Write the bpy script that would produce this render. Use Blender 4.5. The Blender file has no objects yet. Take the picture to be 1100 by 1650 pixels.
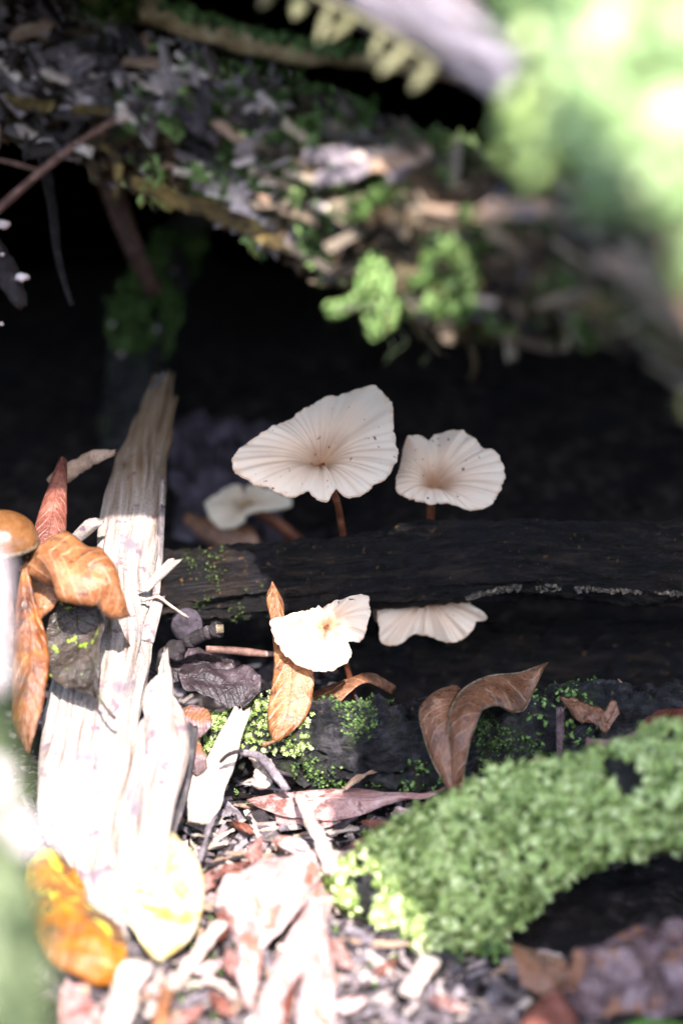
import bpy, bmesh, math, random
import numpy as np
from mathutils import Vector, noise

# ------------------------------------------------------------------ camera, sky, sun, exposure
# everything is modelled in centimetres and written out in metres (CM)
CM = 0.01
scene = bpy.context.scene
col = scene.collection
PITCH = math.radians(20.0)
FPX = 3280.0                       # focal length in photograph pixels (1100 x 1650)
CAM = np.array([0.0, 0.0, 19.0])
FW = np.array([0.0, math.cos(PITCH), -math.sin(PITCH)])
UP = np.array([0.0, math.sin(PITCH), math.cos(PITCH)])
RT = np.array([1.0, 0.0, 0.0])

cd = bpy.data.cameras.new('camera')
cd.sensor_fit = 'VERTICAL'
cd.lens = 60.0
cd.sensor_height = 60.0 * 1650 / FPX
cd.sensor_width = 60.0 * 1100 / FPX
cd.clip_start = 0.01
cd.clip_end = 100.0
cd.dof.use_dof = True
cd.dof.focus_distance = 0.403
cd.dof.aperture_fstop = 60.0 / 8.6
cam = bpy.data.objects.new('camera', cd)
cam.location = Vector(CAM) * CM
cam.rotation_euler = (math.pi / 2 - PITCH, 0, 0)
col.objects.link(cam)
scene.camera = cam

SUN_EL, SUN_AZ = math.radians(50), math.radians(7.5)
world = bpy.data.worlds.new('World')
scene.world = world
world.use_nodes = True
wn = world.node_tree
bg = wn.nodes['Background']
sky = wn.nodes.new('ShaderNodeTexSky')
sky.sky_type = 'NISHITA'
sky.sun_disc = False
sky.sun_elevation = SUN_EL
sky.sun_rotation = math.pi - SUN_AZ
sky.air_density = 1.0
sky.dust_density = 1.5
sky.ozone_density = 1.0
wn.links.new(sky.outputs[0], bg.inputs[0])
bg.inputs[1].default_value = 0.15

to_sun = Vector((math.sin(SUN_AZ) * math.cos(SUN_EL), -math.cos(SUN_AZ) * math.cos(SUN_EL), math.sin(SUN_EL)))
sl = bpy.data.lights.new('sun', 'SUN')
sl.energy = 2.4
sl.angle = math.radians(0.6)
sl.color = (1.0, 0.95, 0.92)
so = bpy.data.objects.new('sun', sl)
so.rotation_euler = to_sun.to_track_quat('Z', 'Y').to_euler()
so.location = to_sun * 3
col.objects.link(so)

vs = scene.view_settings
vs.view_transform = 'Standard'
vs.look = 'None'
vs.gamma = 1.0
vs.use_curve_mapping = False
vs.exposure = 2.95
scene.render.engine = 'CYCLES'
scene.cycles.use_denoising = True
scene.cycles.max_bounces = 6
scene.cycles.caustics_reflective = False
scene.cycles.caustics_refractive = False

RNG = np.random.default_rng(7)
random.seed(7)

# ------------------------------------------------------------------ helpers
def nz(x, y=0.0, z=0.0):
    return noise.noise((x, y, z))

def fbm(x, y=0.0, z=0.0, o=4):
    return noise.fractal((x, y, z), 1.0, 2.0, o)

def ray(px, py):
    return FW + RT * ((px - 550.0) / FPX) + UP * ((825.0 - py) / FPX)

def P(px, py, d):
    return CAM + ray(px, py) * d

def gz(x, y):
    """height of the forest floor in cm"""
    z = 0.30 * fbm(x * 0.16, y * 0.16, 3.1) + 0.16 * fbm(x * 0.7, y * 0.7, 8.0) + 0.07 * nz(x * 2.1, y * 2.1, 1.0)
    if y > 43.5:
        z += 1.2 * min(1.0, (y - 43.5) / 4.0)
    if y > 48:
        z += 0.06 * (y - 48)
    return z

def G(px, py, h=0.0):
    """the point h cm above the floor on the pixel's ray"""
    r = ray(px, py)
    lo, hi = 5.0, 70.0
    for _ in range(28):
        m = (lo + hi) / 2
        p = CAM + r * m
        if p[2] - gz(p[0], p[1]) - h > 0:
            lo = m
        else:
            hi = m
    return CAM + r * lo

def pt(t):
    if isinstance(t, np.ndarray):
        return t
    if len(t) == 4:
        return G(t[0], t[1], t[3])
    return P(*t)

def path(pts, n):
    """Catmull-Rom through pts (tuples or arrays), n samples"""
    a = np.array([pt(p) for p in pts], float)
    if len(a) == 2:
        s = np.linspace(0, 1, n)[:, None]
        return a[0] * (1 - s) + a[1] * s
    e = np.vstack([2 * a[0] - a[1], a, 2 * a[-1] - a[-2]])
    out = []
    for k in range(n):
        s = k / (n - 1) * (len(a) - 1)
        i = min(int(s), len(a) - 2)
        f = s - i
        p0, p1, p2, p3 = e[i], e[i + 1], e[i + 2], e[i + 3]
        out.append(0.5 * (2 * p1 + (p2 - p0) * f + (2 * p0 - 5 * p1 + 4 * p2 - p3) * f * f + (3 * p1 - p0 - 3 * p2 + p3) * f ** 3))
    return np.array(out)

def unit(v):
    v = np.asarray(v, float)
    l = np.linalg.norm(v, axis=-1, keepdims=True)
    return v / np.maximum(l, 1e-9)

def make_obj(name, verts, faces, mat=None, parent=None, smooth=True, uvs=None, tint=None):
    """verts in cm (world); parents are Empties at their own place, children keep world shape"""
    verts = np.asarray(verts, float)
    org = np.zeros(3)
    if parent is not None:
        org = np.array(parent['_o'])
    else:
        c = (verts.min(0) + verts.max(0)) / 2
        org = np.array([c[0], c[1], verts[:, 2].min()])
    me = bpy.data.meshes.new(name)
    me.from_pydata(((verts - org) * CM).tolist(), [], faces if isinstance(faces, list) else faces.tolist())
    if smooth:
        me.polygons.foreach_set('use_smooth', np.ones(len(me.polygons), bool))
    if uvs is not None:
        uvl = me.uv_layers.new(name='UVMap')
        li = np.empty(len(me.loops), np.int32)
        me.loops.foreach_get('vertex_index', li)
        uvl.data.foreach_set('uv', np.asarray(uvs, np.float32)[li].ravel())
    if tint is not None:
        at = me.attributes.new('tint', 'FLOAT', 'POINT')
        at.data.foreach_set('value', np.asarray(tint, np.float32))
    if mat:
        me.materials.append(mat)
    me.update()
    o = bpy.data.objects.new(name, me)
    col.objects.link(o)
    o['_o'] = org.tolist()
    if parent is not None:
        o.parent = parent
    else:
        o.location = Vector(org) * CM
    return o

def thing(name, label, cat, base, group=None):
    base = np.asarray(pt(base), float)
    o = bpy.data.objects.new(name, None)
    o.empty_display_size = 0.005
    col.objects.link(o)
    o.location = Vector(base) * CM
    o['_o'] = base.tolist()
    return tag(o, label, cat, group)

def tag(o, label=None, cat=None, group=None, kind=None):
    if label: o['label'] = label
    if cat: o['category'] = cat
    if group: o['group'] = group
    if kind: o['kind'] = kind
    return o

def grid_faces(n, m, wrap):
    f = []
    mm = m if wrap else m - 1
    for i in range(n - 1):
        for j in range(mm):
            k = (j + 1) % m
            f.append((i * m + j, i * m + k, (i + 1) * m + k, (i + 1) * m + j))
    return f

def loft(name, L, R, mat, parent=None, n=60, m=40, depth=1.0, disp=None, jag=(0, 0), taper=(0, 0), raw=False, tilt=0.0):
    """closed body between two edge lines; elliptical section, depth = thickness / width"""
    a, b = path(L, n), path(R, n)
    c, h = (a + b) / 2, (b - a) / 2
    t = unit(np.gradient(c, axis=0))
    nn = unit(np.cross(h, t))
    flip = np.sign(np.sum(nn * (CAM - c), axis=1))
    flip[flip == 0] = 1
    nn = nn * np.sign(flip.sum() or 1)
    hw = np.linalg.norm(h, axis=1)
    hu = unit(h)
    s = np.concatenate([[0], np.cumsum(np.linalg.norm(np.diff(c, axis=0), axis=1))])
    V = np.zeros((n, m, 3)); UV = np.zeros((n, m, 2)); N = np.zeros((n, m, 3))
    for i in range(n):
        k = 1.0
        if taper[0] and i < taper[0]: k *= math.sqrt(max(0.04, (i + .4) / taper[0]))
        if taper[1] and i > n - 1 - taper[1]: k *= math.sqrt(max(0.04, (n - 1 - i + .4) / taper[1]))
        for j in range(m):
            th = 2 * math.pi * j / m
            ct, st = math.cos(th), math.sin(th)
            d = hu[i] * ct + nn[i] * st
            p = c[i] + h[i] * ct * k + nn[i] * hw[i] * depth * st * k
            if disp: p = p + d * disp(s[i], th, hw[i], p)
            V[i, j] = p; N[i, j] = d
            UV[i, j] = (s[i], (th if th <= math.pi else 2 * math.pi - th) * hw[i])
    for e, ring, sg in ((jag[0], 0, -1), (jag[1], n - 1, 1)):
        if e:
            for j in range(m):
                th = 2 * math.pi * j / m
                q = e * (0.6 + 1.1 * nz(3.3 * math.cos(th), 3.3 * math.sin(th), ring + s[-1]) + 0.8 * nz(9 * math.cos(th), 9 * math.sin(th), 5 + ring))
                V[ring, j] += t[ring] * sg * q
    if raw:
        return V, N
    verts = np.vstack([V.reshape(-1, 3), V[0].mean(0)[None], V[-1].mean(0)[None]])
    uvs = np.vstack([UV.reshape(-1, 2), UV[0].mean(0)[None], UV[-1].mean(0)[None]])
    f = grid_faces(n, m, True)
    k0, k1 = n * m, n * m + 1
    f += [(k0, (j + 1) % m, j) for j in range(m)]
    f += [(k1, (n - 1) * m + j, (n - 1) * m + (j + 1) % m) for j in range(m)]
    o = make_obj(name, verts, f, mat, parent, uvs=uvs)
    o_V[o.name] = (V, N)
    return o

o_V = {}

def tube(name, pts, r, mat, parent=None, n=24, m=10, disp=None, jag=(0, 0)):
    """round rod along pts; r = list of radii (cm) or one radius"""
    c = path(pts, n)
    rr = np.interp(np.linspace(0, 1, n), np.linspace(0, 1, len(np.atleast_1d(r))), np.atleast_1d(r)) if np.size(r) > 1 else np.full(n, float(r))
    t = unit(np.gradient(c, axis=0))
    ref = np.array([0.0, 0.0, 1.0]) if abs(t[:, 2]).mean() < .8 else np.array([1.0, 0, 0])
    x = unit(np.cross(t, ref)); y = np.cross(x, t)
    s = np.concatenate([[0], np.cumsum(np.linalg.norm(np.diff(c, axis=0), axis=1))])
    V = np.zeros((n, m, 3)); UV = np.zeros((n, m, 2))
    for i in range(n):
        for j in range(m):
            th = 2 * math.pi * j / m
            d = x[i] * math.cos(th) + y[i] * math.sin(th)
            V[i, j] = c[i] + d * (rr[i] + (disp(s[i], th, rr[i], c[i]) if disp else 0))
            UV[i, j] = (s[i], (th if th < math.pi else 2 * math.pi - th) * rr[i])
    for e, ring, sg in ((jag[0], 0, -1), (jag[1], n - 1, 1)):
        if e:
            for j in range(m):
                V[ring, j] += t[ring] * sg * e * (random.random() * 1.6 - .4)
    verts = np.vstack([V.reshape(-1, 3), V[0].mean(0)[None], V[-1].mean(0)[None]])
    uvs = np.vstack([UV.reshape(-1, 2), UV[0].mean(0)[None], UV[-1].mean(0)[None]])
    f = grid_faces(n, m, True)
    k0, k1 = n * m, n * m + 1
    f += [(k0, (j + 1) % m, j) for j in range(m)]
    f += [(k1, (n - 1) * m + j, (n - 1) * m + (j + 1) % m) for j in range(m)]
    o = make_obj(name, verts, f, mat, parent, uvs=uvs)
    return o

def leaf(name, label, L, R, mat, stalk=None, curl=0.1, fold=0.0, wave=0.03, n=34, m=17, thick=0.018, ribmat=None,
         cat='leaf', group=None, rib=0.022, holes=0.0, seed=0.0, roll=0.0, parts=True):
    """a blade between two edge lines with its midrib and stalk"""
    a, b = path(L, n), path(R, n)
    c, h = (a + b) / 2, (b - a) / 2
    t = unit(np.gradient(c, axis=0))
    nn = np.cross(h, t)
    nn = unit(nn)
    if np.sum(nn * (CAM - c)) < 0: nn = -nn
    hw = np.linalg.norm(h, axis=1)
    V = np.zeros((n, m, 3)); UV = np.zeros((n, m, 2))
    for i in range(n):
        u = i / (n - 1)
        for j in range(m):
            v = -1 + 2 * j / (m - 1)
            e = 1 + 0.05 * nz(u * 14, v * 2, seed + 3) * abs(v) + 0.03 * nz(u * 40, v, seed)
            p = c[i] + h[i] * v * e
            off = curl * (1 - v * v) + fold * (1 - abs(v)) * hw[i] + roll * abs(v) ** 4
            off += wave * (nz(u * 5 + seed, v * 1.5, seed) + 0.5 * nz(u * 11, v * 4, seed + 9))
            off += -0.012 * math.exp(-(v / 0.09) ** 2)
            V[i, j] = p + nn[i] * off
            UV[i, j] = (u, v * 0.5 + 0.5)
    th = thing(name, label, cat, V[:, :, :].reshape(-1, 3)[V.reshape(-1, 3)[:, 2].argmin()], group)
    f = grid_faces(n, m, False)
    if holes:
        f = [q for k, q in enumerate(f) if nz((k // (m - 1)) * .35 + seed, (k % (m - 1)) * .45, seed) < 0.62 - holes]
    bl = make_obj('blade', V.reshape(-1, 3), f, mat, th, uvs=UV.reshape(-1, 2))
    sm = bl.modifiers.new('Solidify', 'SOLIDIFY')
    sm.thickness = thick * CM
    sm.offset = 0
    if parts:
        mid = V[:, m // 2] + nn * 0.012
        k = max(2, n // 3)
        sel = mid[np.linspace(0, n - 1, k).astype(int)]
        tube('midrib', [q for q in sel], [rib, rib * .4], ribmat or mat, th, n=n, m=6)
        if stalk:
            tube('stalk', stalk, [rib * 1.2, rib * 1.6, rib * 2.2], ribmat or mat, th, n=12, m=8)
    return th

# ------------------------------------------------------------------ materials
class NT:
    def __init__(s, name):
        s.m = bpy.data.materials.new(name); s.m.use_nodes = True
        s.t = s.m.node_tree; s.b = s.t.nodes['Principled BSDF']; s.out = s.t.nodes['Material Output']
    def n(s, ty, **kw):
        nd = s.t.nodes.new(ty)
        for k, v in kw.items(): setattr(nd, k, v)
        return nd
    def l(s, a, b): s.t.links.new(a, b)
    def coord(s, kind, scale):
        tc = s.n('ShaderNodeTexCoord'); mp = s.n('ShaderNodeMapping')
        s.l(tc.outputs[kind], mp.inputs[0]); mp.inputs['Scale'].default_value = scale
        return mp.outputs[0]
    def noise(s, vec, scale, detail=6, rough=.6, dist=0.0):
        k = s.n('ShaderNodeTexNoise'); s.l(vec, k.inputs['Vector'])
        k.inputs['Scale'].default_value = scale; k.inputs['Detail'].default_value = detail
        k.inputs['Roughness'].default_value = rough; k.inputs['Distortion'].default_value = dist
        return k.outputs['Fac']
    def ramp(s, fac, stops):
        k = s.n('ShaderNodeValToRGB'); s.l(fac, k.inputs[0])
        e = k.color_ramp.elements
        while len(e) < len(stops): e.new(.5)
        for q, (p, c) in zip(e, stops):
            q.position = p; q.color = (*c, 1) if len(c) == 3 else c
        return k.outputs[0]
    def mix(s, fac, a, b, mode='MIX'):
        k = s.n('ShaderNodeMix', data_type='RGBA', blend_type=mode)
        for sock, v in ((k.inputs['Factor'], fac), (k.inputs['A'], a), (k.inputs['B'], b)):
            if isinstance(v, (int, float)): sock.default_value = v
            elif isinstance(v, tuple): sock.default_value = (*v, 1)
            else: s.l(v, sock)
        return k.outputs['Result']
    def math(s, op, a, b=None):
        k = s.n('ShaderNodeMath', operation=op)
        for i, v in enumerate((a, b)):
            if v is None: continue
            if isinstance(v, (int, float)): k.inputs[i].default_value = v
            else: s.l(v, k.inputs[i])
        return k.outputs[0]
    def bump(s, h, strength, dist):
        k = s.n('ShaderNodeBump'); s.l(h, k.inputs['Height'])
        k.inputs['Strength'].default_value = strength; k.inputs['Distance'].default_value = dist
        s.l(k.outputs[0], s.b.inputs['Normal']); return k.outputs[0]
    def translucent(s, colr, fac, normal=None):
        t = s.n('ShaderNodeBsdfTranslucent'); mx = s.n('ShaderNodeMixShader')
        s.l(colr, t.inputs['Color']) if not isinstance(colr, tuple) else setattr(t.inputs['Color'], 'default_value', (*colr, 1))
        mx.inputs[0].default_value = fac
        s.l(s.b.outputs[0], mx.inputs[1]); s.l(t.outputs[0], mx.inputs[2]); s.l(mx.outputs[0], s.out.inputs[0])

def rough_mat(name, stops, scale=3.0, stretch=(1, 1, 1), coord='Object', rough=.7, bump=.5, bscale=8.0, bdist=.04, spec=.3,
              over=None, oscale=2.0, opos=(.5, .6), rvar=.15, over2=None, o2scale=6., o2pos=(.62, .68), tip=None):
    """noise-coloured rough surface; scales are per centimetre"""
    k = NT(name)
    u = 100.0 if coord == 'Object' else 1.0
    vec = k.coord(coord, tuple(x * u for x in stretch))
    f = k.noise(vec, scale, 8, .65)
    c = k.ramp(f, [(.5 + (p - .5) * .62, q) for p, q in stops])
    fine = k.noise(k.coord('Object', (100, 100, 100)), 26.0, 4, .7)
    c = k.mix(1.0, c, k.ramp(fine, [(.36, (.45, .45, .45)), (.5, (1, 1, 1)), (.66, (1.0, 1.0, 1.0))]), 'MULTIPLY')
    if over:
        ov = k.noise(k.coord('Object', (100, 100, 100)), oscale, 5, .6)
        c = k.mix(k.ramp(ov, [(opos[0], (0, 0, 0)), (opos[1], (1, 1, 1))]), c, over)
    if over2:
        ov = k.noise(k.coord('Object', (100, 100, 100)), o2scale, 3, .5)
        c = k.mix(k.ramp(ov, [(o2pos[0], (0, 0, 0)), (o2pos[1], (1, 1, 1))]), c, over2)
    if tip:
        tc = k.n('ShaderNodeTexCoord'); sp = k.n('ShaderNodeSeparateXYZ'); k.l(tc.outputs['UV'], sp.inputs[0])
        q = k.math('ADD', sp.outputs[0], k.math('MULTIPLY', k.math('SUBTRACT', k.noise(vec, .8, 5, .6), .5), 7.0))
        c = k.mix(k.ramp(k.math('DIVIDE', q, 10.0), [(tip[1], (1, 1, 1)), (tip[2], (0, 0, 0))]), c, k.mix(.78, c, tip[0]))
    k.l(c, k.b.inputs['Base Color'])
    bf = k.noise(vec, bscale, 8, .7)
    k.bump(k.math('ADD', bf, k.math('MULTIPLY', fine, .35)), bump, bdist * 2.2 * CM)
    rg = k.math('ADD', k.math('MULTIPLY', k.math('SUBTRACT', bf, .5), rvar * 4), rough)
    k.l(rg, k.b.inputs['Roughness'])
    k.b.inputs['Specular IOR Level'].default_value = spec
    return k.m

def leaf_mat(name, stops, scale=1.2, rough=.4, spec=.5, trans=.2, vein=(.5, .35, .2), vfac=.35, spots=None, sscale=2.0, spos=(.58, .66), bump=.35,
             spots2=None, s2scale=3.0, s2pos=(.6, .66)):
    k = NT(name)
    vec = k.coord('Object', (100, 100, 100))
    c = k.ramp(k.noise(vec, scale, 6, .65), [(.5 + (p - .5) * .6, q) for p, q in stops])
    c = k.mix(1.0, c, k.ramp(k.noise(vec, 18.0, 5, .75), [(.34, (.5, .45, .42)), (.5, (1, 1, 1)), (.7, (1, 1, 1))]), 'MULTIPLY')
    spos = tuple(.5 + (q - .5) * .62 for q in spos); s2pos = tuple(.5 + (q - .5) * .62 for q in s2pos)
    if spots:
        c = k.mix(k.ramp(k.noise(vec, sscale, 5, .6), [(spos[0], (0, 0, 0)), (spos[1], (1, 1, 1))]), c, spots)
    if spots2:
        c = k.mix(k.ramp(k.noise(vec, s2scale, 4, .6, .4), [(s2pos[0], (0, 0, 0)), (s2pos[1], (1, 1, 1))]), c, spots2)
    tc = k.n('ShaderNodeTexCoord'); sp = k.n('ShaderNodeSeparateXYZ'); k.l(tc.outputs['UV'], sp.inputs[0])
    v = k.math('ABSOLUTE', k.math('MULTIPLY', k.math('SUBTRACT', sp.outputs[1], .5), 2))
    wob = k.math('MULTIPLY', k.noise(vec, 3.0, 2), .06)
    q = k.math('ADD', k.math('SUBTRACT', sp.outputs[0], k.math('MULTIPLY', v, .16)), wob)
    fr = k.math('ABSOLUTE', k.math('SUBTRACT', k.math('FRACT', k.math('MULTIPLY', q, 11)), .5))
    vn = k.ramp(fr, [(.0, (1, 1, 1)), (.09, (0, 0, 0))])
    fine = k.n('ShaderNodeTexVoronoi', feature='DISTANCE_TO_EDGE'); k.l(vec, fine.inputs['Vector']); fine.inputs['Scale'].default_value = 9
    net = k.ramp(fine.outputs['Distance'], [(0, (1, 1, 1)), (.12, (0, 0, 0))])
    c = k.mix(k.math('MULTIPLY', vn, vfac), c, vein)
    c = k.mix(k.math('MULTIPLY', net, vfac * .35), c, vein)
    k.l(c, k.b.inputs['Base Color'])
    hgt = k.math('ADD', k.math('MULTIPLY', vn, .7), k.math('ADD', k.math('MULTIPLY', net, .25), k.noise(vec, 14, 6, .7)))
    k.bump(hgt, bump * 1.6, .03 * CM)
    k.l(k.math('ADD', k.math('MULTIPLY', k.noise(vec, 5, 5), .3), rough - .15), k.b.inputs['Roughness'])
    k.b.inputs['Specular IOR Level'].default_value = spec
    k.translucent(c, trans)
    return k.m

def moss_mat(name, dark, mid, light, trans=.25, rough=.5):
    k = NT(name)
    at = k.n('ShaderNodeAttribute', attribute_name='tint')
    f = k.math('ADD', at.outputs['Fac'], k.math('MULTIPLY', k.math('SUBTRACT', k.noise(k.coord('Object', (100, 100, 100)), 1.3, 3), .5), .7))
    c = k.ramp(f, [(.1, dark), (.5, mid), (.95, light)])
    k.l(c, k.b.inputs['Base Color'])
    k.b.inputs['Roughness'].default_value = rough
    k.b.inputs['Specular IOR Level'].default_value = .4
    k.translucent(c, trans)
    return k.m

def cap_mat(name, rim, mid, centre, trans=.35):
    """flesh tinted from the centre outwards, fine radial streaks and specks"""
    k = NT(name)
    tc = k.n('ShaderNodeTexCoord'); sp = k.n('ShaderNodeSeparateXYZ'); k.l(tc.outputs['UV'], sp.inputs[0])
    rho, phi = sp.outputs[0], sp.outputs[1]
    cmb = k.n('ShaderNodeCombineXYZ'); k.l(k.math('MULTIPLY', rho, 1.2), cmb.inputs[0]); k.l(k.math('MULTIPLY', phi, 60), cmb.inputs[1])
    st = k.noise(cmb.outputs[0], 1.0, 4, .6)
    f = k.math('ADD', rho, k.math('MULTIPLY', k.math('SUBTRACT', st, .5), .35))
    c = k.ramp(f, [(.04, centre), (.42, mid), (.85, rim), (.95, rim), (1.0, mid)])
    vec = k.coord('Object', (100, 100, 100))
    c = k.mix(k.ramp(k.noise(vec, 6.5, 3, .6), [(.685, (0, 0, 0)), (.70, (1, 1, 1))]), c, (.05, .025, .012))
    c = k.mix(k.ramp(k.noise(vec, 1.7, 3), [(.45, (0, 0, 0)), (.8, (.5, .5, .5))]), c, mid)
    k.l(c, k.b.inputs['Base Color'])
    k.b.inputs['Roughness'].default_value = .6
    k.b.inputs['Specular IOR Level'].default_value = .25
    k.bump(st, .35, .03 * CM)
    k.translucent(c, trans)
    return k.m

M = {}
M['soil'] = rough_mat('soil', [(.3, (.006, .005, .0045)), (.55, (.026, .019, .017)), (.8, (.10, .078, .072))], 2.5, rough=.8, bump=.9, bscale=6, bdist=.12, spec=.15,
                      over=(.012, .010, .011), oscale=.8)
M['bank'] = rough_mat('bank', [(.3, (.0012, .001, .0009)), (.7, (.0035, .0028, .0022))], .8, rough=1.0, bump=.9, bscale=2, bdist=.3, spec=0.0, rvar=0)  # near-black: deep shade of the hollow put into the colour
M['hill'] = rough_mat('hill', [(.3, (.012, .018, .008)), (.55, (.03, .045, .015)), (.8, (.07, .09, .035))], .06, rough=.9, bump=1, bscale=.3, bdist=4)
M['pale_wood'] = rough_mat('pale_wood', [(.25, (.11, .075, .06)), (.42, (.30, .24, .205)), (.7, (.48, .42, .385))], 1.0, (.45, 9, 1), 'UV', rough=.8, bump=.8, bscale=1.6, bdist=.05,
                           over=(.17, .14, .155), oscale=.9, opos=(.58, .70), over2=(.17, .11, .13), o2scale=4, o2pos=(.61, .68), tip=((.17, .10, .04), .25, .62))
M['pale_slab'] = rough_mat('pale_slab', [(.25, (.11, .075, .06)), (.42, (.30, .24, .205)), (.7, (.48, .42, .385))], 1.0, (.45, 9, 1), 'UV', rough=.8, bump=.8, bscale=1.6, bdist=.05,
                           over=(.17, .14, .155), oscale=.9, opos=(.58, .70), over2=(.17, .11, .13), o2scale=4, o2pos=(.61, .68))
M['dark_grey_wood'] = rough_mat('grey_wood', [(.3, (.06, .05, .05)), (.5, (.16, .13, .13)), (.75, (.30, .26, .26))], 1.0, (.5, 9, 1), 'UV', rough=.8, bump=.9, bscale=1.4, bdist=.06,
                            over=(.05, .045, .05), oscale=1.2)  # darker grey wood of the side slab and some splinters
M['dark_wood'] = rough_mat('dark_wood', [(.3, (.0015, .0011, .001)), (.5, (.009, .006, .005)), (.72, (.045, .028, .02))], 1.6, (.45, 3, 1), 'UV', rough=.52, bump=1.0, bscale=2.6, bdist=.12, spec=.3,
                           over=(.009, .007, .009), oscale=1.5, over2=(.13, .07, .028), o2scale=7, o2pos=(.66, .70))
M['wet_wood'] = rough_mat('wet_wood', [(.3, (.004, .004, .005)), (.52, (.022, .020, .024)), (.75, (.10, .09, .095))], 2.2, rough=.45, bump=1, bscale=7, bdist=.15, spec=.5,
                          over=(.035, .042, .016), oscale=1.6, opos=(.54, .66), over2=(.12, .07, .045), o2scale=8, o2pos=(.66, .70))
M['rot_wood'] = rough_mat('rot_wood', [(.28, (.008, .005, .003)), (.45, (.06, .034, .016)), (.6, (.19, .12, .06)), (.78, (.42, .31, .2))], 1.5, (.45, 2.4, 1), 'UV', rough=.7, bump=1, bscale=3, bdist=.2, spec=.3,
                          over=(.010, .006, .004), oscale=1.0, opos=(.50, .60), over2=(.06, .085, .02), o2scale=1.3, o2pos=(.56, .64))
M['bark_yellow'] = rough_mat('bark_yellow', [(.3, (.03, .02, .008)), (.5, (.18, .12, .035)), (.75, (.42, .32, .12))], 1.6, rough=.6, bump=.9, bscale=5, bdist=.08,
                             over=(.03, .02, .01), oscale=1.1)
M['bark_brown'] = rough_mat('bark_brown', [(.3, (.03, .02, .012)), (.55, (.10, .075, .04)), (.8, (.22, .18, .11))], .8, rough=.8, bump=.9, bscale=3, bdist=.15, over=(.05, .06, .02), oscale=.6)
M['branch_pale'] = rough_mat('branch_pale', [(.3, (.10, .085, .09)), (.6, (.22, .19, .22)), (.8, (.33, .30, .34))], 1.0, (.5, 5, 1), 'UV', rough=.7, bump=.7, bscale=2, bdist=.08,
                             over=(.12, .09, .07), oscale=.5, opos=(.56, .7))
M['twig'] = rough_mat('twig', [(.3, (.06, .03, .025)), (.6, (.17, .09, .07)), (.8, (.30, .2, .17))], 3, rough=.55, bump=.6, bscale=8, bdist=.03)
M['twig_dark'] = rough_mat('twig_dark', [(.3, (.010, .007, .008)), (.6, (.033, .025, .028)), (.8, (.10, .08, .085))], 3, rough=.6, bump=.8, bscale=8, bdist=.04)
M['twig_moss'] = rough_mat('twig_moss', [(.3, (.16, .10, .04)), (.6, (.46, .33, .17)), (.8, (.66, .54, .34))], 2, rough=.7, bump=.8, bscale=5, bdist=.06)
M['chip'] = rough_mat('wood_chip', [(.3, (.33, .24, .19)), (.55, (.52, .42, .36)), (.8, (.68, .58, .50))], 1.4, (1, 1, 1), rough=.75, bump=.7, bscale=6, bdist=.05)
M['chip_tan'] = rough_mat('tan_chip', [(.3, (.22, .13, .08)), (.55, (.36, .24, .17)), (.8, (.5, .38, .30))], 1.4, rough=.7, bump=.7, bscale=6, bdist=.05)
M['chip_dark'] = rough_mat('dark_chip', [(.3, (.02, .016, .02)), (.55, (.06, .048, .055)), (.8, (.15, .12, .14))], 2, rough=.6, bump=.9, bscale=6, bdist=.06)
M['chip_mid'] = rough_mat('mid_chip', [(.3, (.03, .022, .028)), (.55, (.085, .066, .085)), (.8, (.20, .16, .19))], 1.2, rough=.6, bump=.9, bscale=5, bdist=.08)
M['chip_grey'] = rough_mat('grey_chip', [(.3, (.09, .07, .08)), (.55, (.24, .20, .22)), (.8, (.46, .41, .43))], 2, rough=.65, bump=.9, bscale=6, bdist=.06)
M['crust'] = rough_mat('crust', [(.3, (.08, .055, .035)), (.55, (.26, .2, .13)), (.8, (.45, .38, .27))], 5, rough=.85, bump=1, bscale=12, bdist=.05)
M['stem'] = rough_mat('mushroom_stem', [(.3, (.09, .026, .012)), (.6, (.19, .062, .03)), (.8, (.30, .13, .065))], 3, rough=.5, bump=.3, bscale=8, bdist=.02)
M['brown_cap'] = rough_mat('brown_cap', [(.3, (.11, .045, .015)), (.6, (.19, .085, .032)), (.8, (.27, .14, .06))], .8, rough=.3, bump=.2, bscale=5, bdist=.02, spec=.5)
M['pale_fungus'] = rough_mat('pale_fungus', [(.3, (.55, .42, .42)), (.7, (.72, .62, .62))], 1, rough=.6, bump=.3, bscale=4, bdist=.04)
M['moss'] = moss_mat('moss', (.028, .05, .012), (.085, .155, .035), (.21, .32, .10))
M['moss_pale'] = moss_mat('moss_pale', (.09, .145, .025), (.42, .54, .18), (.68, .75, .38), trans=.35, rough=.33)
M['moss_bright'] = moss_mat('moss_bright', (.10, .16, .045), (.24, .34, .13), (.42, .50, .27), trans=.25)
M['moss_dull'] = moss_mat('moss_dull', (.02, .035, .008), (.06, .10, .02), (.14, .20, .06))
M['moss_near'] = moss_mat('moss_near', (.03, .045, .015), (.085, .11, .045), (.19, .22, .11), trans=.2)
M['cap'] = cap_mat('mushroom_cap', (.93, .78, .63), (.88, .66, .48), (.52, .25, .11))
M['cap_dim'] = cap_mat('mushroom_cap_cream', (.84, .73, .58), (.76, .62, .46), (.45, .28, .14))
M['gill'] = cap_mat('gill_flesh', (.75, .62, .50), (.6, .42, .3), (.4, .2, .1))

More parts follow.
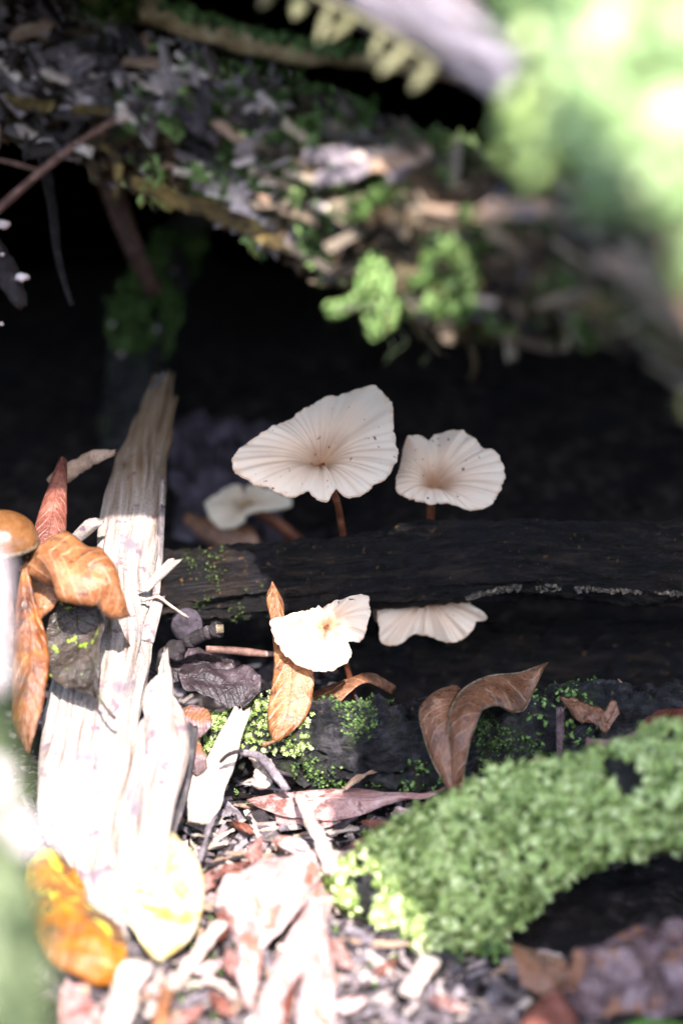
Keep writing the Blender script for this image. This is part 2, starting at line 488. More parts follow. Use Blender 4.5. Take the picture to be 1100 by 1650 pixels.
M['leaf_tan'] = leaf_mat('leaf_tan', [(.3, (.17, .052, .016)), (.55, (.30, .11, .038)), (.75, (.42, .20, .09))], rough=.33, spots=(.09, .035, .018), sscale=4, spos=(.60, .72), vein=(.6, .4, .25))
M['leaf_orange'] = leaf_mat('leaf_orange', [(.3, (.055, .014, .005)), (.5, (.17, .05, .012)), (.75, (.34, .13, .025))], rough=.3, spots=(.06, .025, .02), sscale=1.6, spos=(.55, .66), vein=(.35, .12, .04))
M['leaf_amber'] = leaf_mat('leaf_amber', [(.3, (.26, .07, .008)), (.55, (.44, .15, .012)), (.75, (.52, .32, .04))], rough=.22, trans=.35, spots=(.58, .56, .05), sscale=.9, spos=(.54, .62), spots2=(.12, .055, .03), s2scale=1.6, s2pos=(.56, .64), vein=(.6, .35, .1))
M['leaf_cream'] = leaf_mat('leaf_cream', [(.3, (.55, .42, .12)), (.5, (.70, .62, .40)), (.75, (.74, .68, .50))], rough=.35, trans=.3, spots=(.6, .35, .05), sscale=.9, spos=(.62, .7), vein=(.7, .6, .4))
M['leaf_red'] = leaf_mat('leaf_red', [(.3, (.09, .022, .014)), (.6, (.17, .05, .032)), (.8, (.28, .12, .085))], rough=.4, vein=(.45, .2, .14))
M['leaf_brown'] = leaf_mat('leaf_brown', [(.3, (.11, .042, .02)), (.55, (.23, .10, .052)), (.75, (.40, .22, .14))], rough=.3, trans=.12, vein=(.45, .3, .2), spots=(.09, .045, .03), sscale=2.5, spos=(.62, .7))
M['leaf_pink'] = leaf_mat('leaf_pink', [(.3, (.26, .12, .11)), (.55, (.40, .22, .2)), (.75, (.52, .36, .34))], rough=.35, trans=.15, vein=(.5, .33, .3), spots=(.16, .06, .05), sscale=2.2, spos=(.6, .68))
M['leaf_pale_pink'] = leaf_mat('leaf_pale_pink', [(.3, (.34, .18, .16)), (.5, (.50, .34, .32)), (.75, (.64, .52, .51))], rough=.35, trans=.15, vein=(.55, .4, .4), spots=(.35, .12, .08), sscale=1.2, spos=(.62, .7))
M['leaf_rose'] = leaf_mat('leaf_rose', [(.3, (.20, .065, .05)), (.55, (.36, .17, .145)), (.75, (.50, .33, .30))], rough=.4, trans=.2, vein=(.5, .3, .26), spots=(.10, .035, .025), sscale=2.6, spos=(.58, .68))
M['leaf_wet'] = leaf_mat('leaf_wet', [(.3, (.014, .010, .008)), (.55, (.035, .025, .019)), (.75, (.075, .055, .045))], rough=.16, trans=.05, vfac=.15, vein=(.1, .08, .06), bump=.55, spots=(.16, .24, .02), sscale=3.5, spos=(.66, .72))
M['leaf_dark'] = leaf_mat('leaf_dark', [(.3, (.014, .009, .011)), (.55, (.036, .025, .029)), (.75, (.085, .06, .07))], rough=.38, trans=.05, vfac=.15, vein=(.12, .09, .09), bump=.5)
M['leaf_mauve'] = leaf_mat('leaf_mauve', [(.3, (.045, .02, .02)), (.52, (.12, .07, .075)), (.72, (.30, .21, .22))], scale=1.8, rough=.24, trans=.08, vein=(.3, .2, .18), bump=.6, spots=(.22, .09, .04), sscale=1.4, spos=(.58, .7))
M['leaf_green'] = leaf_mat('leaf_green', [(.3, (.08, .22, .03)), (.7, (.16, .36, .06))], rough=.35, trans=.3, vein=(.2, .4, .1))
M['fern'] = leaf_mat('fern', [(.3, (.12, .12, .05)), (.6, (.24, .22, .12)), (.8, (.36, .32, .22))], rough=.5, trans=.3, vein=(.4, .4, .2))

# ------------------------------------------------------------------ the setting: forest floor, earth bank and slope shaped to block light
def build_ground():
    xs = np.concatenate([np.linspace(-160, -22, 24)[:-1], np.linspace(-22, -9, 30)[:-1], np.linspace(-9, 9, 190), np.linspace(9, 22, 30)[1:], np.linspace(22, 160, 24)[1:]])
    ys = np.concatenate([np.linspace(-160, 20, 30)[:-1], np.linspace(20, 28, 30)[:-1], np.linspace(28, 42, 170), np.linspace(42, 56, 60)[1:], np.linspace(56, 84, 30)[1:]])
    n, m = len(ys), len(xs)
    V = np.zeros((n, m, 3))
    for i, y in enumerate(ys):
        for j, x in enumerate(xs):
            z = gz(x, y)
            if abs(x) < 10 and 26 < y < 45:
                z += 0.05 * fbm(x * 3.5, y * 3.5, 2, 3)
            V[i, j] = (x, y, z - 0.02)
    o = make_obj('ground', V.reshape(-1, 3), grid_faces(n, m, False), M['soil'])
    tag(o, 'dark damp forest floor soil under the litter', None, kind='structure')

def build_bank():  # back wall with an overhang shaped to keep sun and sky out
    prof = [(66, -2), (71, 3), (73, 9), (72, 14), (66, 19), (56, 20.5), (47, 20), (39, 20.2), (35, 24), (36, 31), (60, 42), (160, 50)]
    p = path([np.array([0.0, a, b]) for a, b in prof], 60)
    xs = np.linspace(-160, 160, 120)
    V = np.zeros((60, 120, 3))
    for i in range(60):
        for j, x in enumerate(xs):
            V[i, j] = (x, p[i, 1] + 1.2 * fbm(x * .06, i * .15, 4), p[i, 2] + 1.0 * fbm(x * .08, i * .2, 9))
    o = make_obj('shade_bank', V.reshape(-1, 3), grid_faces(60, 120, False), M['bank'])
    tag(o, 'earth bank behind the hollow, coloured near-black for shade, overhang added to block light', None, kind='structure')

def build_sky_block_hill():  # slope added behind the camera to hold back low sky light
    n, m = 50, 90
    V = np.zeros((n, m, 3))
    for i in range(n):
        u = i / (n - 1)
        for j in range(m):
            x = -900 + 1800 * j / (m - 1)
            y = -120 - 700 * u - .00012 * x * x * 0
            z = -3 + 330 * u ** 1.1 + 16 * fbm(x * .01, u * 6, 2) + 5 * fbm(x * .05, u * 30, 5)
            V[i, j] = (x, y, z)
    o = make_obj('sky_block_hill', V.reshape(-1, 3), grid_faces(n, m, False), M['hill'])
    tag(o, 'unseen dark slope added behind the camera to cut low sky light', None, kind='structure')

build_ground()
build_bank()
build_sky_block_hill()

# ------------------------------------------------------------------ moss: many small leafy shoots
def ico(sub):
    bm = bmesh.new(); bmesh.ops.create_icosphere(bm, subdivisions=sub, radius=1.0)
    bm.verts.ensure_lookup_table()
    v = np.array([q.co[:] for q in bm.verts]); f = np.array([[q.index for q in fc.verts] for fc in bm.faces]); bm.free()
    return v, f
ICO1, ICO2 = ico(1), ico(2)

def frames(N):
    N = unit(N)
    ref = unit(RNG.normal(size=N.shape))
    X = unit(np.cross(N, ref)); Y = np.cross(N, X)
    return X, Y, N

def stamp(tv, tf, pos, X, Y, Z, sc):
    """copies of a template at pos with axes X Y Z and per-copy scale (k,3)"""
    k = len(pos)
    v = tv[None] * sc[:, None, :]
    w = pos[:, None, :] + v[..., 0:1] * X[:, None] + v[..., 1:2] * Y[:, None] + v[..., 2:3] * Z[:, None]
    f = tf[None] + (np.arange(k) * len(tv))[:, None, None]
    return w.reshape(-1, 3), f.reshape(-1, tf.shape[1])

def shoot_template(leaves=9, h=1.0, seed=0):
    """a shoot of small pointed leaves round an axis, height about 1"""
    r = np.random.default_rng(seed)
    vs_, fs_ = [], []
    for k in range(leaves):
        a = k * 2.4 + r.random() * .5
        z0 = h * (k + .3) / leaves * .8
        ln = .42 * (1.1 - .45 * k / leaves); wd = ln * .36
        d = np.array([math.cos(a), math.sin(a), 0]); s = np.array([-math.sin(a), math.cos(a), 0])
        up = np.array([0, 0, 1.0])
        b = up * z0
        q = [b, b + d * ln * .55 + s * wd + up * ln * .30, b + d * ln + up * ln * .62, b + d * ln * .55 - s * wd + up * ln * .30, b + d * ln * .5 + up * ln * .18]
        i = len(vs_); vs_ += q
        fs_ += [(i, i + 1, i + 4), (i + 1, i + 2, i + 4), (i + 2, i + 3, i + 4), (i + 3, i, i + 4)]
    return np.array(vs_), np.array(fs_)
SHOOT = [shoot_template(9, 1.0, 1), shoot_template(7, 1.0, 2)]

def moss_from(name, pos, nrm, size, mat, parent=None, up=0.35, rounded=0.0, jitter=.5, var=.4, squash=1.0):
    pos, nrm = np.asarray(pos), unit(np.asarray(nrm) + np.array([0, 0, up]) + RNG.normal(size=np.shape(nrm)) * jitter * .5)
    k = len(pos)
    X, Y, Z = frames(nrm)
    s = size * (1 + RNG.uniform(-var, var, k))
    if rounded:
        tv, tf = ICO1
        tv = tv * (1 + .22 * np.random.default_rng(3).normal(size=(len(tv), 1)))
        sc = np.stack([s * RNG.uniform(.7, 1.15, k), s * RNG.uniform(.7, 1.15, k), s * RNG.uniform(.55, 1.0, k) * squash], 1)
    else:
        tv, tf = SHOOT[0]
        sc = np.stack([s, s, s * RNG.uniform(.7, 1.4, k)], 1)
    v, f = stamp(tv, tf, pos, X, Y, Z, sc)
    tint = np.repeat(np.clip(RNG.normal(.5, .27, k), 0, 1), len(tv))
    tl = np.tile(tv[:, 2], k)
    o = make_obj(name, v, f, mat, parent, smooth=bool(rounded), tint=tint + .0 * tl)
    return tag(o, kind='stuff')

def sample(o, k, keep=None):
    """random points and normals on a lofted body"""
    V, N = o_V[o.name]
    n, m = V.shape[:2]
    out_p, out_n = [], []
    tries = 0
    while len(out_p) < k and tries < k * 60:
        tries += 1
        i = RNG.integers(0, n - 1); j = RNG.integers(0, m)
        a, b = RNG.random(2)
        j2 = (j + 1) % m
        p = (V[i, j] * (1 - a) + V[i + 1, j] * a) * (1 - b) + (V[i, j2] * (1 - a) + V[i + 1, j2] * a) * b
        nn = np.cross(V[i, j2] - V[i, j], V[i + 1, j] - V[i, j])
        nn = unit(nn)
        if nn @ N[i, j] < 0: nn = -nn
        if keep is None or keep(p, nn):
            out_p.append(p); out_n.append(nn)
    return np.array(out_p), np.array(out_n)

def pix(p):
    q = p - CAM
    d = q @ FW
    return 550 + FPX * (q @ RT) / d, 825 - FPX * (q @ UP) / d, d

# ------------------------------------------------------------------ shards: splintered chips and flakes
def shard_mesh(name, seed, ln=1.0, wd=.3, th=.08, mat=None):
    r = random.Random(seed)
    n, m = 7, 8
    V = []
    bend = r.uniform(-.22, .22); tw = r.uniform(-.9, .9); sk = (r.uniform(-.3, .3), r.uniform(-.3, .3))
    for i in range(n):
        u = i / (n - 1) - .5
        w = wd * (1 - abs(2 * u) ** 5 * r.uniform(.05, .75)) * r.uniform(.72, 1.15)
        for j in range(m):
            a = 2 * math.pi * j / m
            x = u * ln + r.uniform(-.04, .04) * ln * (2.6 if i in (0, n - 1) else 1) + sk[0 if u < 0 else 1] * math.cos(a) * abs(u)
            y = w * .5 * math.copysign(abs(math.cos(a)) ** .6, math.cos(a))
            z = th * .5 * math.copysign(abs(math.sin(a)) ** .6, math.sin(a)) * r.uniform(.6, 1.3) + bend * ln * (u * u)
            V.append((x, y * math.cos(tw * u) - z * math.sin(tw * u), y * math.sin(tw * u) + z * math.cos(tw * u)))
    f = grid_faces(n, m, True)
    V = np.array(V)
    f += [tuple(range(m))[::-1], tuple((n - 1) * m + j for j in range(m))]
    me = bpy.data.meshes.new(name)
    me.from_pydata((V * CM).tolist(), [], f)
    uvl = me.uv_layers.new(name='UVMap')
    me.materials.append(mat)
    return me

SH = {}
def shards(kind, mat, k, ln, wd, th):
    SH[kind] = [shard_mesh(kind, 100 * len(SH) + q, ln, wd, th, M[mat]) for q in range(k)]
shards('pale', 'chip', 6, 1, .30, .10)
shards('tan', 'chip_tan', 5, 1, .34, .09)
shards('dark', 'chip_dark', 6, 1, .42, .14)
shards('grey', 'chip_grey', 6, 1, .34, .11)
shards('sliver', 'chip', 5, 1, .13, .07)
shards('sliver_tan', 'chip_tan', 4, 1, .14, .07)
shards('twig', 'twig_dark', 5, 1, .07, .065)
shards('yellow', 'bark_yellow', 4, 1, .36, .12)

def place_shard(name, kind, p, size, ax=None, nrm=None, parent=None, k=None):
    me = SH[kind][RNG.integers(0, len(SH[kind])) if k is None else k]
    o = bpy.data.objects.new(name, me)
    col.objects.link(o)
    nrm = unit(np.array([0, 0, 1.0]) if nrm is None else nrm)
    ax = RNG.normal(size=3) if ax is None else np.asarray(ax, float)
    ax = unit(ax - nrm * (ax @ nrm)); y = np.cross(nrm, ax)
    from mathutils import Matrix
    mt = Matrix(((ax[0], y[0], nrm[0]), (ax[1], y[1], nrm[1]), (ax[2], y[2], nrm[2])))
    o.rotation_euler = mt.to_euler()
    o.scale = (size, size * RNG.uniform(.75, 1.35), size * RNG.uniform(.8, 1.2))
    base = np.array(parent['_o']) if parent is not None else np.zeros(3)
    o.location = Vector(p - base) * CM
    if parent is not None: o.parent = parent
    return o

SLAB = (np.array([[-1, -.8, -1], [1.15, -1, -.8], [.9, 1, -1], [-1.1, .7, -.9], [-.9, -1, 1], [1, -.7, .9], [1.1, .8, 1], [-1, 1, .8]], float) * .5,
        np.array([[0, 3, 2, 1], [4, 5, 6, 7], [0, 1, 5, 4], [1, 2, 6, 5], [2, 3, 7, 6], [3, 0, 4, 7]]))
def fibres(name, pos, nrm, lo, hi, mat, axis=None, spread=.6, parent=None, ratio=(.12, .4), mean=.5):
    k = len(pos)
    Z = unit(np.asarray(nrm) + RNG.normal(size=(k, 3)) * .35)
    ax = RNG.normal(size=(k, 3)) * spread + (axis if axis is not None else 0)
    X = unit(ax - Z * np.sum(ax * Z, 1, keepdims=True)); Y = np.cross(Z, X)
    ln = lo + (hi - lo) * RNG.random(k) ** 2.6
    sc = np.stack([ln, ln * RNG.uniform(*ratio, k), ln * RNG.uniform(.05, .2, k)], 1)
    v, f = stamp(SLAB[0], SLAB[1], np.asarray(pos), X, Y, Z, sc)
    o = make_obj(name, v, f, mat, parent, smooth=False, tint=np.repeat(np.clip(RNG.normal(mean, .25, k), 0, 1), 8))
    return tag(o, kind='stuff')
def fibre_mat(name, stops):
    k = NT(name)
    at = k.n('ShaderNodeAttribute', attribute_name='tint')
    vec = k.coord('Object', (100, 100, 100))
    c = k.ramp(at.outputs['Fac'], stops)
    c = k.mix(1.0, c, k.ramp(k.noise(vec, 14, 5, .7), [(.35, (.45, .42, .42)), (.55, (1, 1, 1))]), 'MULTIPLY')
    k.l(c, k.b.inputs['Base Color']); k.b.inputs['Roughness'].default_value = .6
    k.bump(k.noise(vec, 20, 5, .7), .6, .04 * CM)
    return k.m
M['fibre'] = fibre_mat('rotten_fibre', [(.1, (.02, .014, .016)), (.4, (.075, .055, .06)), (.65, (.20, .165, .175)), (.85, (.36, .29, .26)), (1, (.52, .44, .38))])
M['fibre_log'] = fibre_mat('log_fibre', [(.1, (.012, .008, .008)), (.35, (.08, .056, .054)), (.6, (.28, .23, .235)), (.85, (.55, .46, .43)), (1, (.70, .60, .52))])
M['fibre_tan'] = fibre_mat('tan_fibre', [(.1, (.03, .022, .015)), (.4, (.11, .08, .05)), (.7, (.24, .18, .12)), (1, (.42, .34, .24))])
M['fibre_pale'] = fibre_mat('pale_fibre', [(.1, (.03, .022, .025)), (.35, (.11, .08, .088)), (.6, (.24, .185, .185)), (.85, (.38, .30, .27)), (1, (.52, .44, .37))])

# ------------------------------------------------------------------ logs
def bark(fr=3.0, amp=.05, long=.35, lump=.06, lf=.8, seed=0.0):
    def d(s, th, w, p):
        a, b = math.cos(th) * fr * w, math.sin(th) * fr * w
        return amp * fbm(a, b, s * long + seed, 4) + lump * nz(a * .3, b * .3, s * lf + seed + 7) + amp * .35 * nz(p[0] * 7, p[1] * 7, p[2] * 7)
    return d

def craggy(amp=.12, f=1.6, seed=0.0, crack=.12):
    def d(s, th, w, p):
        q = noise.hetero_terrain((p[0] * f + seed, p[1] * f, p[2] * f), 1.0, 2.0, 5, .6) * amp * .35
        r = abs(nz(p[0] * 1.1 + seed, p[1] * 1.6, p[2] * 2.4))
        r2 = abs(nz(p[0] * .5 + seed, p[1] * 2.5, p[2] * 4.2 + 3))
        return q - crack * max(0, .16 - r) / .16 - crack * .8 * max(0, .1 - r2) / .1 + amp * .4 * fbm(p[0] * 5, p[1] * 5, p[2] * 5, 3)
    return d

# trunk added out of view above the hollow to block sun and sky
tt = thing('shade_trunk', 'unseen near-black trunk added above the hollow to shade the logs and mushrooms', 'log', np.array([0, 31.5, 17.6]))
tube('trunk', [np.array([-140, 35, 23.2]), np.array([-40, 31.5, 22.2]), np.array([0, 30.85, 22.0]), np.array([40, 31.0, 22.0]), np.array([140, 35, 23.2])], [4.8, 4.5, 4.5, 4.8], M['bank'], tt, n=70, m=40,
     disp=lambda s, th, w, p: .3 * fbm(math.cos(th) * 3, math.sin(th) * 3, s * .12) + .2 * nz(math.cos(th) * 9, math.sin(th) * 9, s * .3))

# upper crumbling log
ul = thing('rotten_log', 'crumbling rotten log dressed with flakes and moss, slanting across above the white mushrooms', 'log', (300, 300, 36))
UT = [(-420, -260, 38.5), (-120, -140, 37), (60, -60, 36.5), (200, 5, 36), (330, 92, 35.5), (450, 148, 35), (560, 190, 34), (680, 232, 32.5), (790, 272, 31), (900, 305, 29.5), (1010, 350, 28), (1150, 430, 26), (1400, 560, 23)]
UB = [(-420, 60, 38.5), (-120, 180, 37), (40, 225, 36.5), (180, 285, 36), (280, 312, 35.5), (400, 362, 35), (500, 420, 34), (620, 470, 32.5), (740, 515, 31), (880, 515, 29.5), (1000, 520, 28), (1130, 610, 26), (1400, 760, 23)]
ulb = loft('log_body', UT, UB, M['rot_wood'], ul, n=190, m=90, depth=.8, disp=craggy(.42, 1.8, 4.0, .34))
lip = loft('bark_lip', [(218, 286, 34.4), (300, 312, 34.2), (380, 340, 33.9), (450, 378, 33.5), (492, 408, 33.2)],
           [(222, 306, 34.4), (296, 340, 34.2), (372, 366, 33.9), (440, 402, 33.5), (494, 420, 33.2)], M['bark_yellow'], ul, n=60, m=24, depth=.5, disp=craggy(.07, 2.4, 1.0, .05), jag=(.1, .2))
loft('bark_lip', [(148, 236, 34.9), (172, 250, 34.8), (186, 290, 34.7), (178, 325, 34.7)], [(165, 230, 34.9), (192, 248, 34.8), (198, 280, 34.7), (186, 328, 34.7)], M['bark_yellow'], ul, n=30, m=16, depth=.5, disp=craggy(.06, 2.4, 2.0, .05), jag=(.1, .1))

def seen(p, nn):
    return nn @ unit(CAM - p) > .15
uf_axis = unit(pt((560, 330, 34)) - pt((200, 160, 36)))
pp, nn_ = sample(ulb, 520, lambda p, q: seen(p, q) and q[2] > -.05 and -40 < pix(p)[0] < 1120)
cnt = 0
for p, q in zip(pp, nn_):
    x, y, d = pix(p)
    if x > 460 and RNG.random() < .6: continue
    if cnt > 120: break
    kind = RNG.choice(['grey', 'dark', 'tan', 'pale', 'sliver_tan'], p=[.46, .30, .10, .05, .09])
    if x < 330 and RNG.random() < .35: kind = RNG.choice(['grey', 'pale', 'tan'])
    a = uf_axis * RNG.choice([-1, 1]) + RNG.normal(size=3) * .55
    place_shard('bark_flake', kind, p + q * .04, RNG.uniform(.2, .62), a, q + RNG.normal(size=3) * .5, ul)
    cnt += 1
pp, nn_ = sample(ulb, 2000, lambda p, q: seen(p, q + np.array([0, 0, .2])) and q[2] > .12 + .0008 * max(0, pix(p)[0]) and -60 < pix(p)[0] < 620 and nz(p[0] * 1.1, p[1] * 1.1, p[2] * 1.1) > -.1)
keep_ = np.array([pix(q)[0] < 440 or RNG.random() < .13 for q in pp])
pp, nn_ = pp[keep_], nn_[keep_]
fibres('rot_fibres', pp + nn_ * RNG.uniform(.0, .10, (len(pp), 1)), nn_, .1, 1.1, M['fibre_log'], uf_axis * .9, .4, ul, (.06, .26), np.array([.40 + .95 * nz(q[0] * 1.2, q[1] * 1.2, q[2] * 1.8) for q in pp]))
pp, nn_ = sample(ulb, 420, lambda p, q: seen(p, q + np.array([0, 0, .2])) and 440 < pix(p)[0] < 1120)
fibres('brown_fibres', pp + nn_ * RNG.uniform(.0, .14, (len(pp), 1)), nn_, .15, 1.3, M['fibre_tan'], uf_axis * 1.0, .3, ul, (.05, .22), .42)
# larger flakes one can point at
for (x0, y0, x1, y1, d, w, kind) in [(8, 176, 92, 160, 34.6, .75, 'yellow'), (500, 292, 610, 262, 31.3, 1.0, 'grey'), (590, 275, 700, 240, 31.1, 1.0, 'tan'), (560, 262, 660, 238, 31.4, 1.0, 'pale'), (620, 290, 690, 268, 31.0, .8, 'grey'), (480, 262, 590, 240, 31.6, .9, 'grey'), (412, 318, 475, 345, 33.0, .6, 'tan'),
                                    (190, 110, 285, 92, 34.3, .6, 'tan'), (205, 125, 268, 150, 34.2, .5, 'pale'), (100, 128, 160, 92, 34.4, .5, 'grey'), (90, 40, 10, 58, 34.8, .7, 'tan'),
                                    (330, 130, 322, 225, 33.4, .55, 'dark'), (280, 165, 355, 235, 33.6, .7, 'dark'), (60, 115, 118, 132, 34.3, .5, 'pale'), (110, 178, 185, 175, 34.3, .6, 'yellow'),
                                    (680, 330, 740, 345, 29.5, .6, 'tan'), (760, 345, 900, 330, 27.2, 1.0, 'tan'), (760, 480, 800, 492, 28.5, .5, 'pale'), (820, 330, 870, 350, 27, .8, 'grey'),
                                    (960, 400, 1080, 470, 24.3, 1, 'tan'), (1020, 440, 1110, 540, 23.6, 1, 'tan'), (930, 470, 1000, 520, 25.4, 1, 'yellow'), (1050, 520, 1110, 600, 23.4, 1, 'yellow'), (345, 192, 392, 232, 33.4, .5, 'tan'), (480, 250, 545, 330, 32.6, .6, 'tan')]:
    a, b = P(x0, y0, d), P(x1, y1, d)
    L_ = np.linalg.norm(b - a)
    place_shard('bark_flake', kind, (a + b) / 2, L_ * .8, b - a, unit(CAM - a) + np.array([0, 0, .5]) + RNG.normal(size=3) * .25, ul)
# moss on it
pp, nn_ = sample(ulb, 1300, lambda p, q: seen(p, q - np.array([0, .1, 0])) and 190 < pix(p)[0] < 830 and nz(p[0] * .9, p[1] * .9, p[2] * .9 + 5) > .10 + .0006 * abs(pix(p)[0] - 430) and pix(p)[1] > 60)
moss_from('moss_cover', pp, nn_, .20, M['moss'], ul, up=.5, var=.6)
pp, nn_ = sample(ulb, 500, lambda p, q: q[2] > .5 and 280 < pix(p)[0] < 600)
moss_from('moss_fringe', pp, nn_, .26, M['moss'], ul, up=.8, var=.6)
pp, nn_ = sample(ulb, 220, lambda p, q: seen(p, q) and 200 < pix(p)[0] < 560 and nz(p[0] * .8 + 3, p[1], p[2] * .9) > .12)
moss_from('moss_pads', pp, nn_, .13, M['moss_pale'], ul, rounded=1, var=.5)
pp, nn_ = sample(ulb, 500, lambda p, q: seen(p, q) and 700 < pix(p)[0] and nz(p[0] * .8 + 1, p[1], p[2]) > .1)
moss_from('moss_near_end', pp, nn_, .24, M['moss_dull'], ul, up=.4, var=.6)

# liverwort tuft hanging from the log's lower edge
lv = thing('liverwort_tuft', 'bright green leafy liverwort tuft hanging from the underside of the rotten log', 'liverwort', (610, 470, 32))
def frond(pts, w, parent):
    c = path(pts, 9)
    d = pts[0][2]
    t = unit(np.gradient(c, axis=0))
    for i in range(9):
        for sgn in (-1, 1):
            sd = unit(np.cross(t[i], CAM - c[i])) * sgn
            q = c[i] + sd * w * .5
            yield q, unit(sd + t[i] * .6 + unit(CAM - c[i]) * .4), w
for pts, w in [([(640, 425, 31.6), (600, 460, 31.2), (565, 492, 30.9), (530, 500, 30.7)], .17), ([(630, 430, 31.5), (615, 480, 31), (600, 520, 30.8), (608, 545, 30.8)], .16), ([(650, 420, 31.5), (630, 480, 30.9), (622, 525, 30.7)], .18),
               ([(600, 410, 31.8), (612, 440, 31.3), (640, 470, 31)], .19), ([(660, 440, 31.3), (680, 465, 31), (690, 475, 31)], .15), ([(615, 405, 31.6), (590, 430, 31.4), (585, 470, 31.2)], .15),
               ([(240, 255, 34.3), (252, 280, 34.1), (243, 305, 34.0)], .13), ([(300, 268, 34), (322, 282, 33.8), (338, 288, 33.7)], .13), ([(490, 330, 32.7), (497, 352, 32.5), (488, 372, 32.4)], .14), ([(262, 215, 34), (276, 205, 33.9), (292, 225, 33.9)], .14)]:
    ps, ns = [], []
    par = lv if pts[0][0] > 550 else ul
    for q, nn, ww in frond(pts, w, lv):
        ps.append(q); ns.append(nn)
    ps = [q + RNG.normal(size=3) * (.02 if par is lv else .05) for q in ps]
    X, Y, Z = frames(np.array(ns) + (0 if par is lv else RNG.normal(size=(len(ns), 3)) * .8))
    s = np.full(len(ps), w * (.62 if par is lv else .48)) * RNG.uniform(.75, 1.2, len(ps))
    tv, tf = ICO1
    v, f = stamp(tv, tf, np.array(ps), X, Y, Z, np.stack([s, s * .8, s * .35], 1))
    make_obj('frond', v, f, M['moss'], par, tint=np.repeat(RNG.uniform(.55, 1.0, len(ps)), len(tv)))
for k in range(11):
    x = 600 + k * 14 + RNG.uniform(-8, 8); y0 = 470 + .25 * (x - 600)
    ln = RNG.uniform(40, 120)
    tube('rootlet', [(x, y0, 31.5), (x + RNG.uniform(-15, 10), y0 + ln * .35, 31.3), (x + RNG.uniform(-5, 20), y0 + ln * .7, 31.2), (x + RNG.uniform(-20, 30), y0 + ln, 31.2)], [.014, .012, .008], M['moss_dull'] if k % 2 else M['twig_moss'], lv, n=16, m=5)

# top twig with green back
tw = thing('mossy_twig', 'tan knobbly twig with a green mossy back resting on top of the rotten log', 'twig', (240, 30, 35))
knob = lambda s, th, w, p: .12 * max(0, nz(s * 1.1, 3)) + .05 * fbm(s * 2, math.cos(th), math.sin(th), 3)
stk_ = tube('stick', [(90, -60, 35.6), (160, -5, 35), (250, 22, 34.4), (345, 50, 34), (470, 82, 33.5), (600, 96, 33), (740, 118, 32.6)], [.20, .22, .2, .18, .17], M['twig_moss'], tw, n=70, m=16, disp=knob, jag=(.1, .1))
tube('knot', [(232, -40, 34.5), (240, -5, 34.4), (248, 30, 34.3)], [.14, .2, .26], M['twig_moss'], stk_, n=14, m=12, disp=knob)
cc = path([(260, 12, 34.2), (345, 38, 33.9), (470, 70, 33.4), (600, 82, 32.9)], 420) + RNG.normal(size=(420, 3)) * .05
moss_from('moss_back', cc, np.tile([0, -.2, 1.0], (420, 1)), .10, M['moss'], tw, up=.5, rounded=1)
cc = np.array([P(190 + RNG.normal() * 30, 28 + RNG.normal() * 6, 34.4) for _ in range(60)])
moss_from('moss_tuft', cc, np.tile([0, -.3, 1.0], (60, 1)), .30, M['moss'], tw, up=.5)

# thin reddish stem
th_ = thing('thin_stem', 'thin straight reddish dead stem leaning against the front of the rotten log', 'stem', (60, 282, 35))
rs_ = tube('shaft', [(-40, 372, 34.8), (0, 335, 34.7), (65, 278, 34.5), (130, 228, 34.2), (200, 186, 33.9)], [.075, .065, .055, .05], M['twig'], th_, n=30, m=8, disp=lambda s, th, w, p: .012 * nz(s * 5, th))
tube('side_shoot', [(-30, 256, 34.8), (10, 260, 34.7), (60, 274, 34.5)], [.03, .03], M['twig'], th_, n=14, m=6)
loft('node', [(186, 180, 33.8), (208, 172, 33.8)], [(190, 200, 33.8), (212, 194, 33.8)], M['chip'], rs_, n=8, m=10, depth=.8)
t2 = thing('bent_twig', 'dark wiry bent twig lying along the mossy face of the rotten log', 'twig', (300, 165, 33.6))
tube('shaft', [(208, 180, 33.7), (232, 166, 33.6), (262, 157, 33.5), (330, 158, 33.3), (420, 165, 33.1)], [.05, .045, .04, .03], M['twig_dark'], t2, n=30, m=7)

# left edge: dark hanging stick with pale specks, roots
hs = thing('hanging_stick', 'short dark stick with pale specks hanging at the left mouth of the hollow', 'stick', (20, 450, 37.5))
tube('shaft', [(-70, 330, 37.8), (-20, 395, 37.6), (10, 440, 37.5), (36, 492, 37.4)], [.22, .24, .22, .12], M['twig_dark'], hs, n=30, m=14, disp=craggy(.08, 3, 2, .04), jag=(0, .06))
for x, y, s in [(6, 362, .3), (36, 447, .24), (2, 522, .1), (4, 410, .1)]:
    a = P(x, y, 37.1)
    v, f = ICO2
    vv = v * np.array([1, .5, .7]) * s * .45 * (1 + .9 * np.array([nz(*(q * 2.5 + x)) for q in v]))[:, None] + a
    make_obj('pale_speck', vv, f, M['pale_fungus'], hs)
for nm, lab, pts, r, mt in [('hanging_root', 'thin dark root hanging down in the black hollow', [(70, 250, 45), (84, 330, 45), (95, 420, 45), (116, 492, 45)], [.14, .1, .06], 'twig_dark'),
                            ('red_root', 'thick dull red root slanting down in the back of the hollow', [(150, 230, 52), (185, 320, 52), (215, 400, 52), (250, 470, 53)], [.3, .28, .2], 'twig')]:
    o = tube(nm, pts, r, M[mt], None, n=24, m=10, disp=lambda s, th, w, p: .03 * fbm(s, th))
    tag(o, lab, 'root')

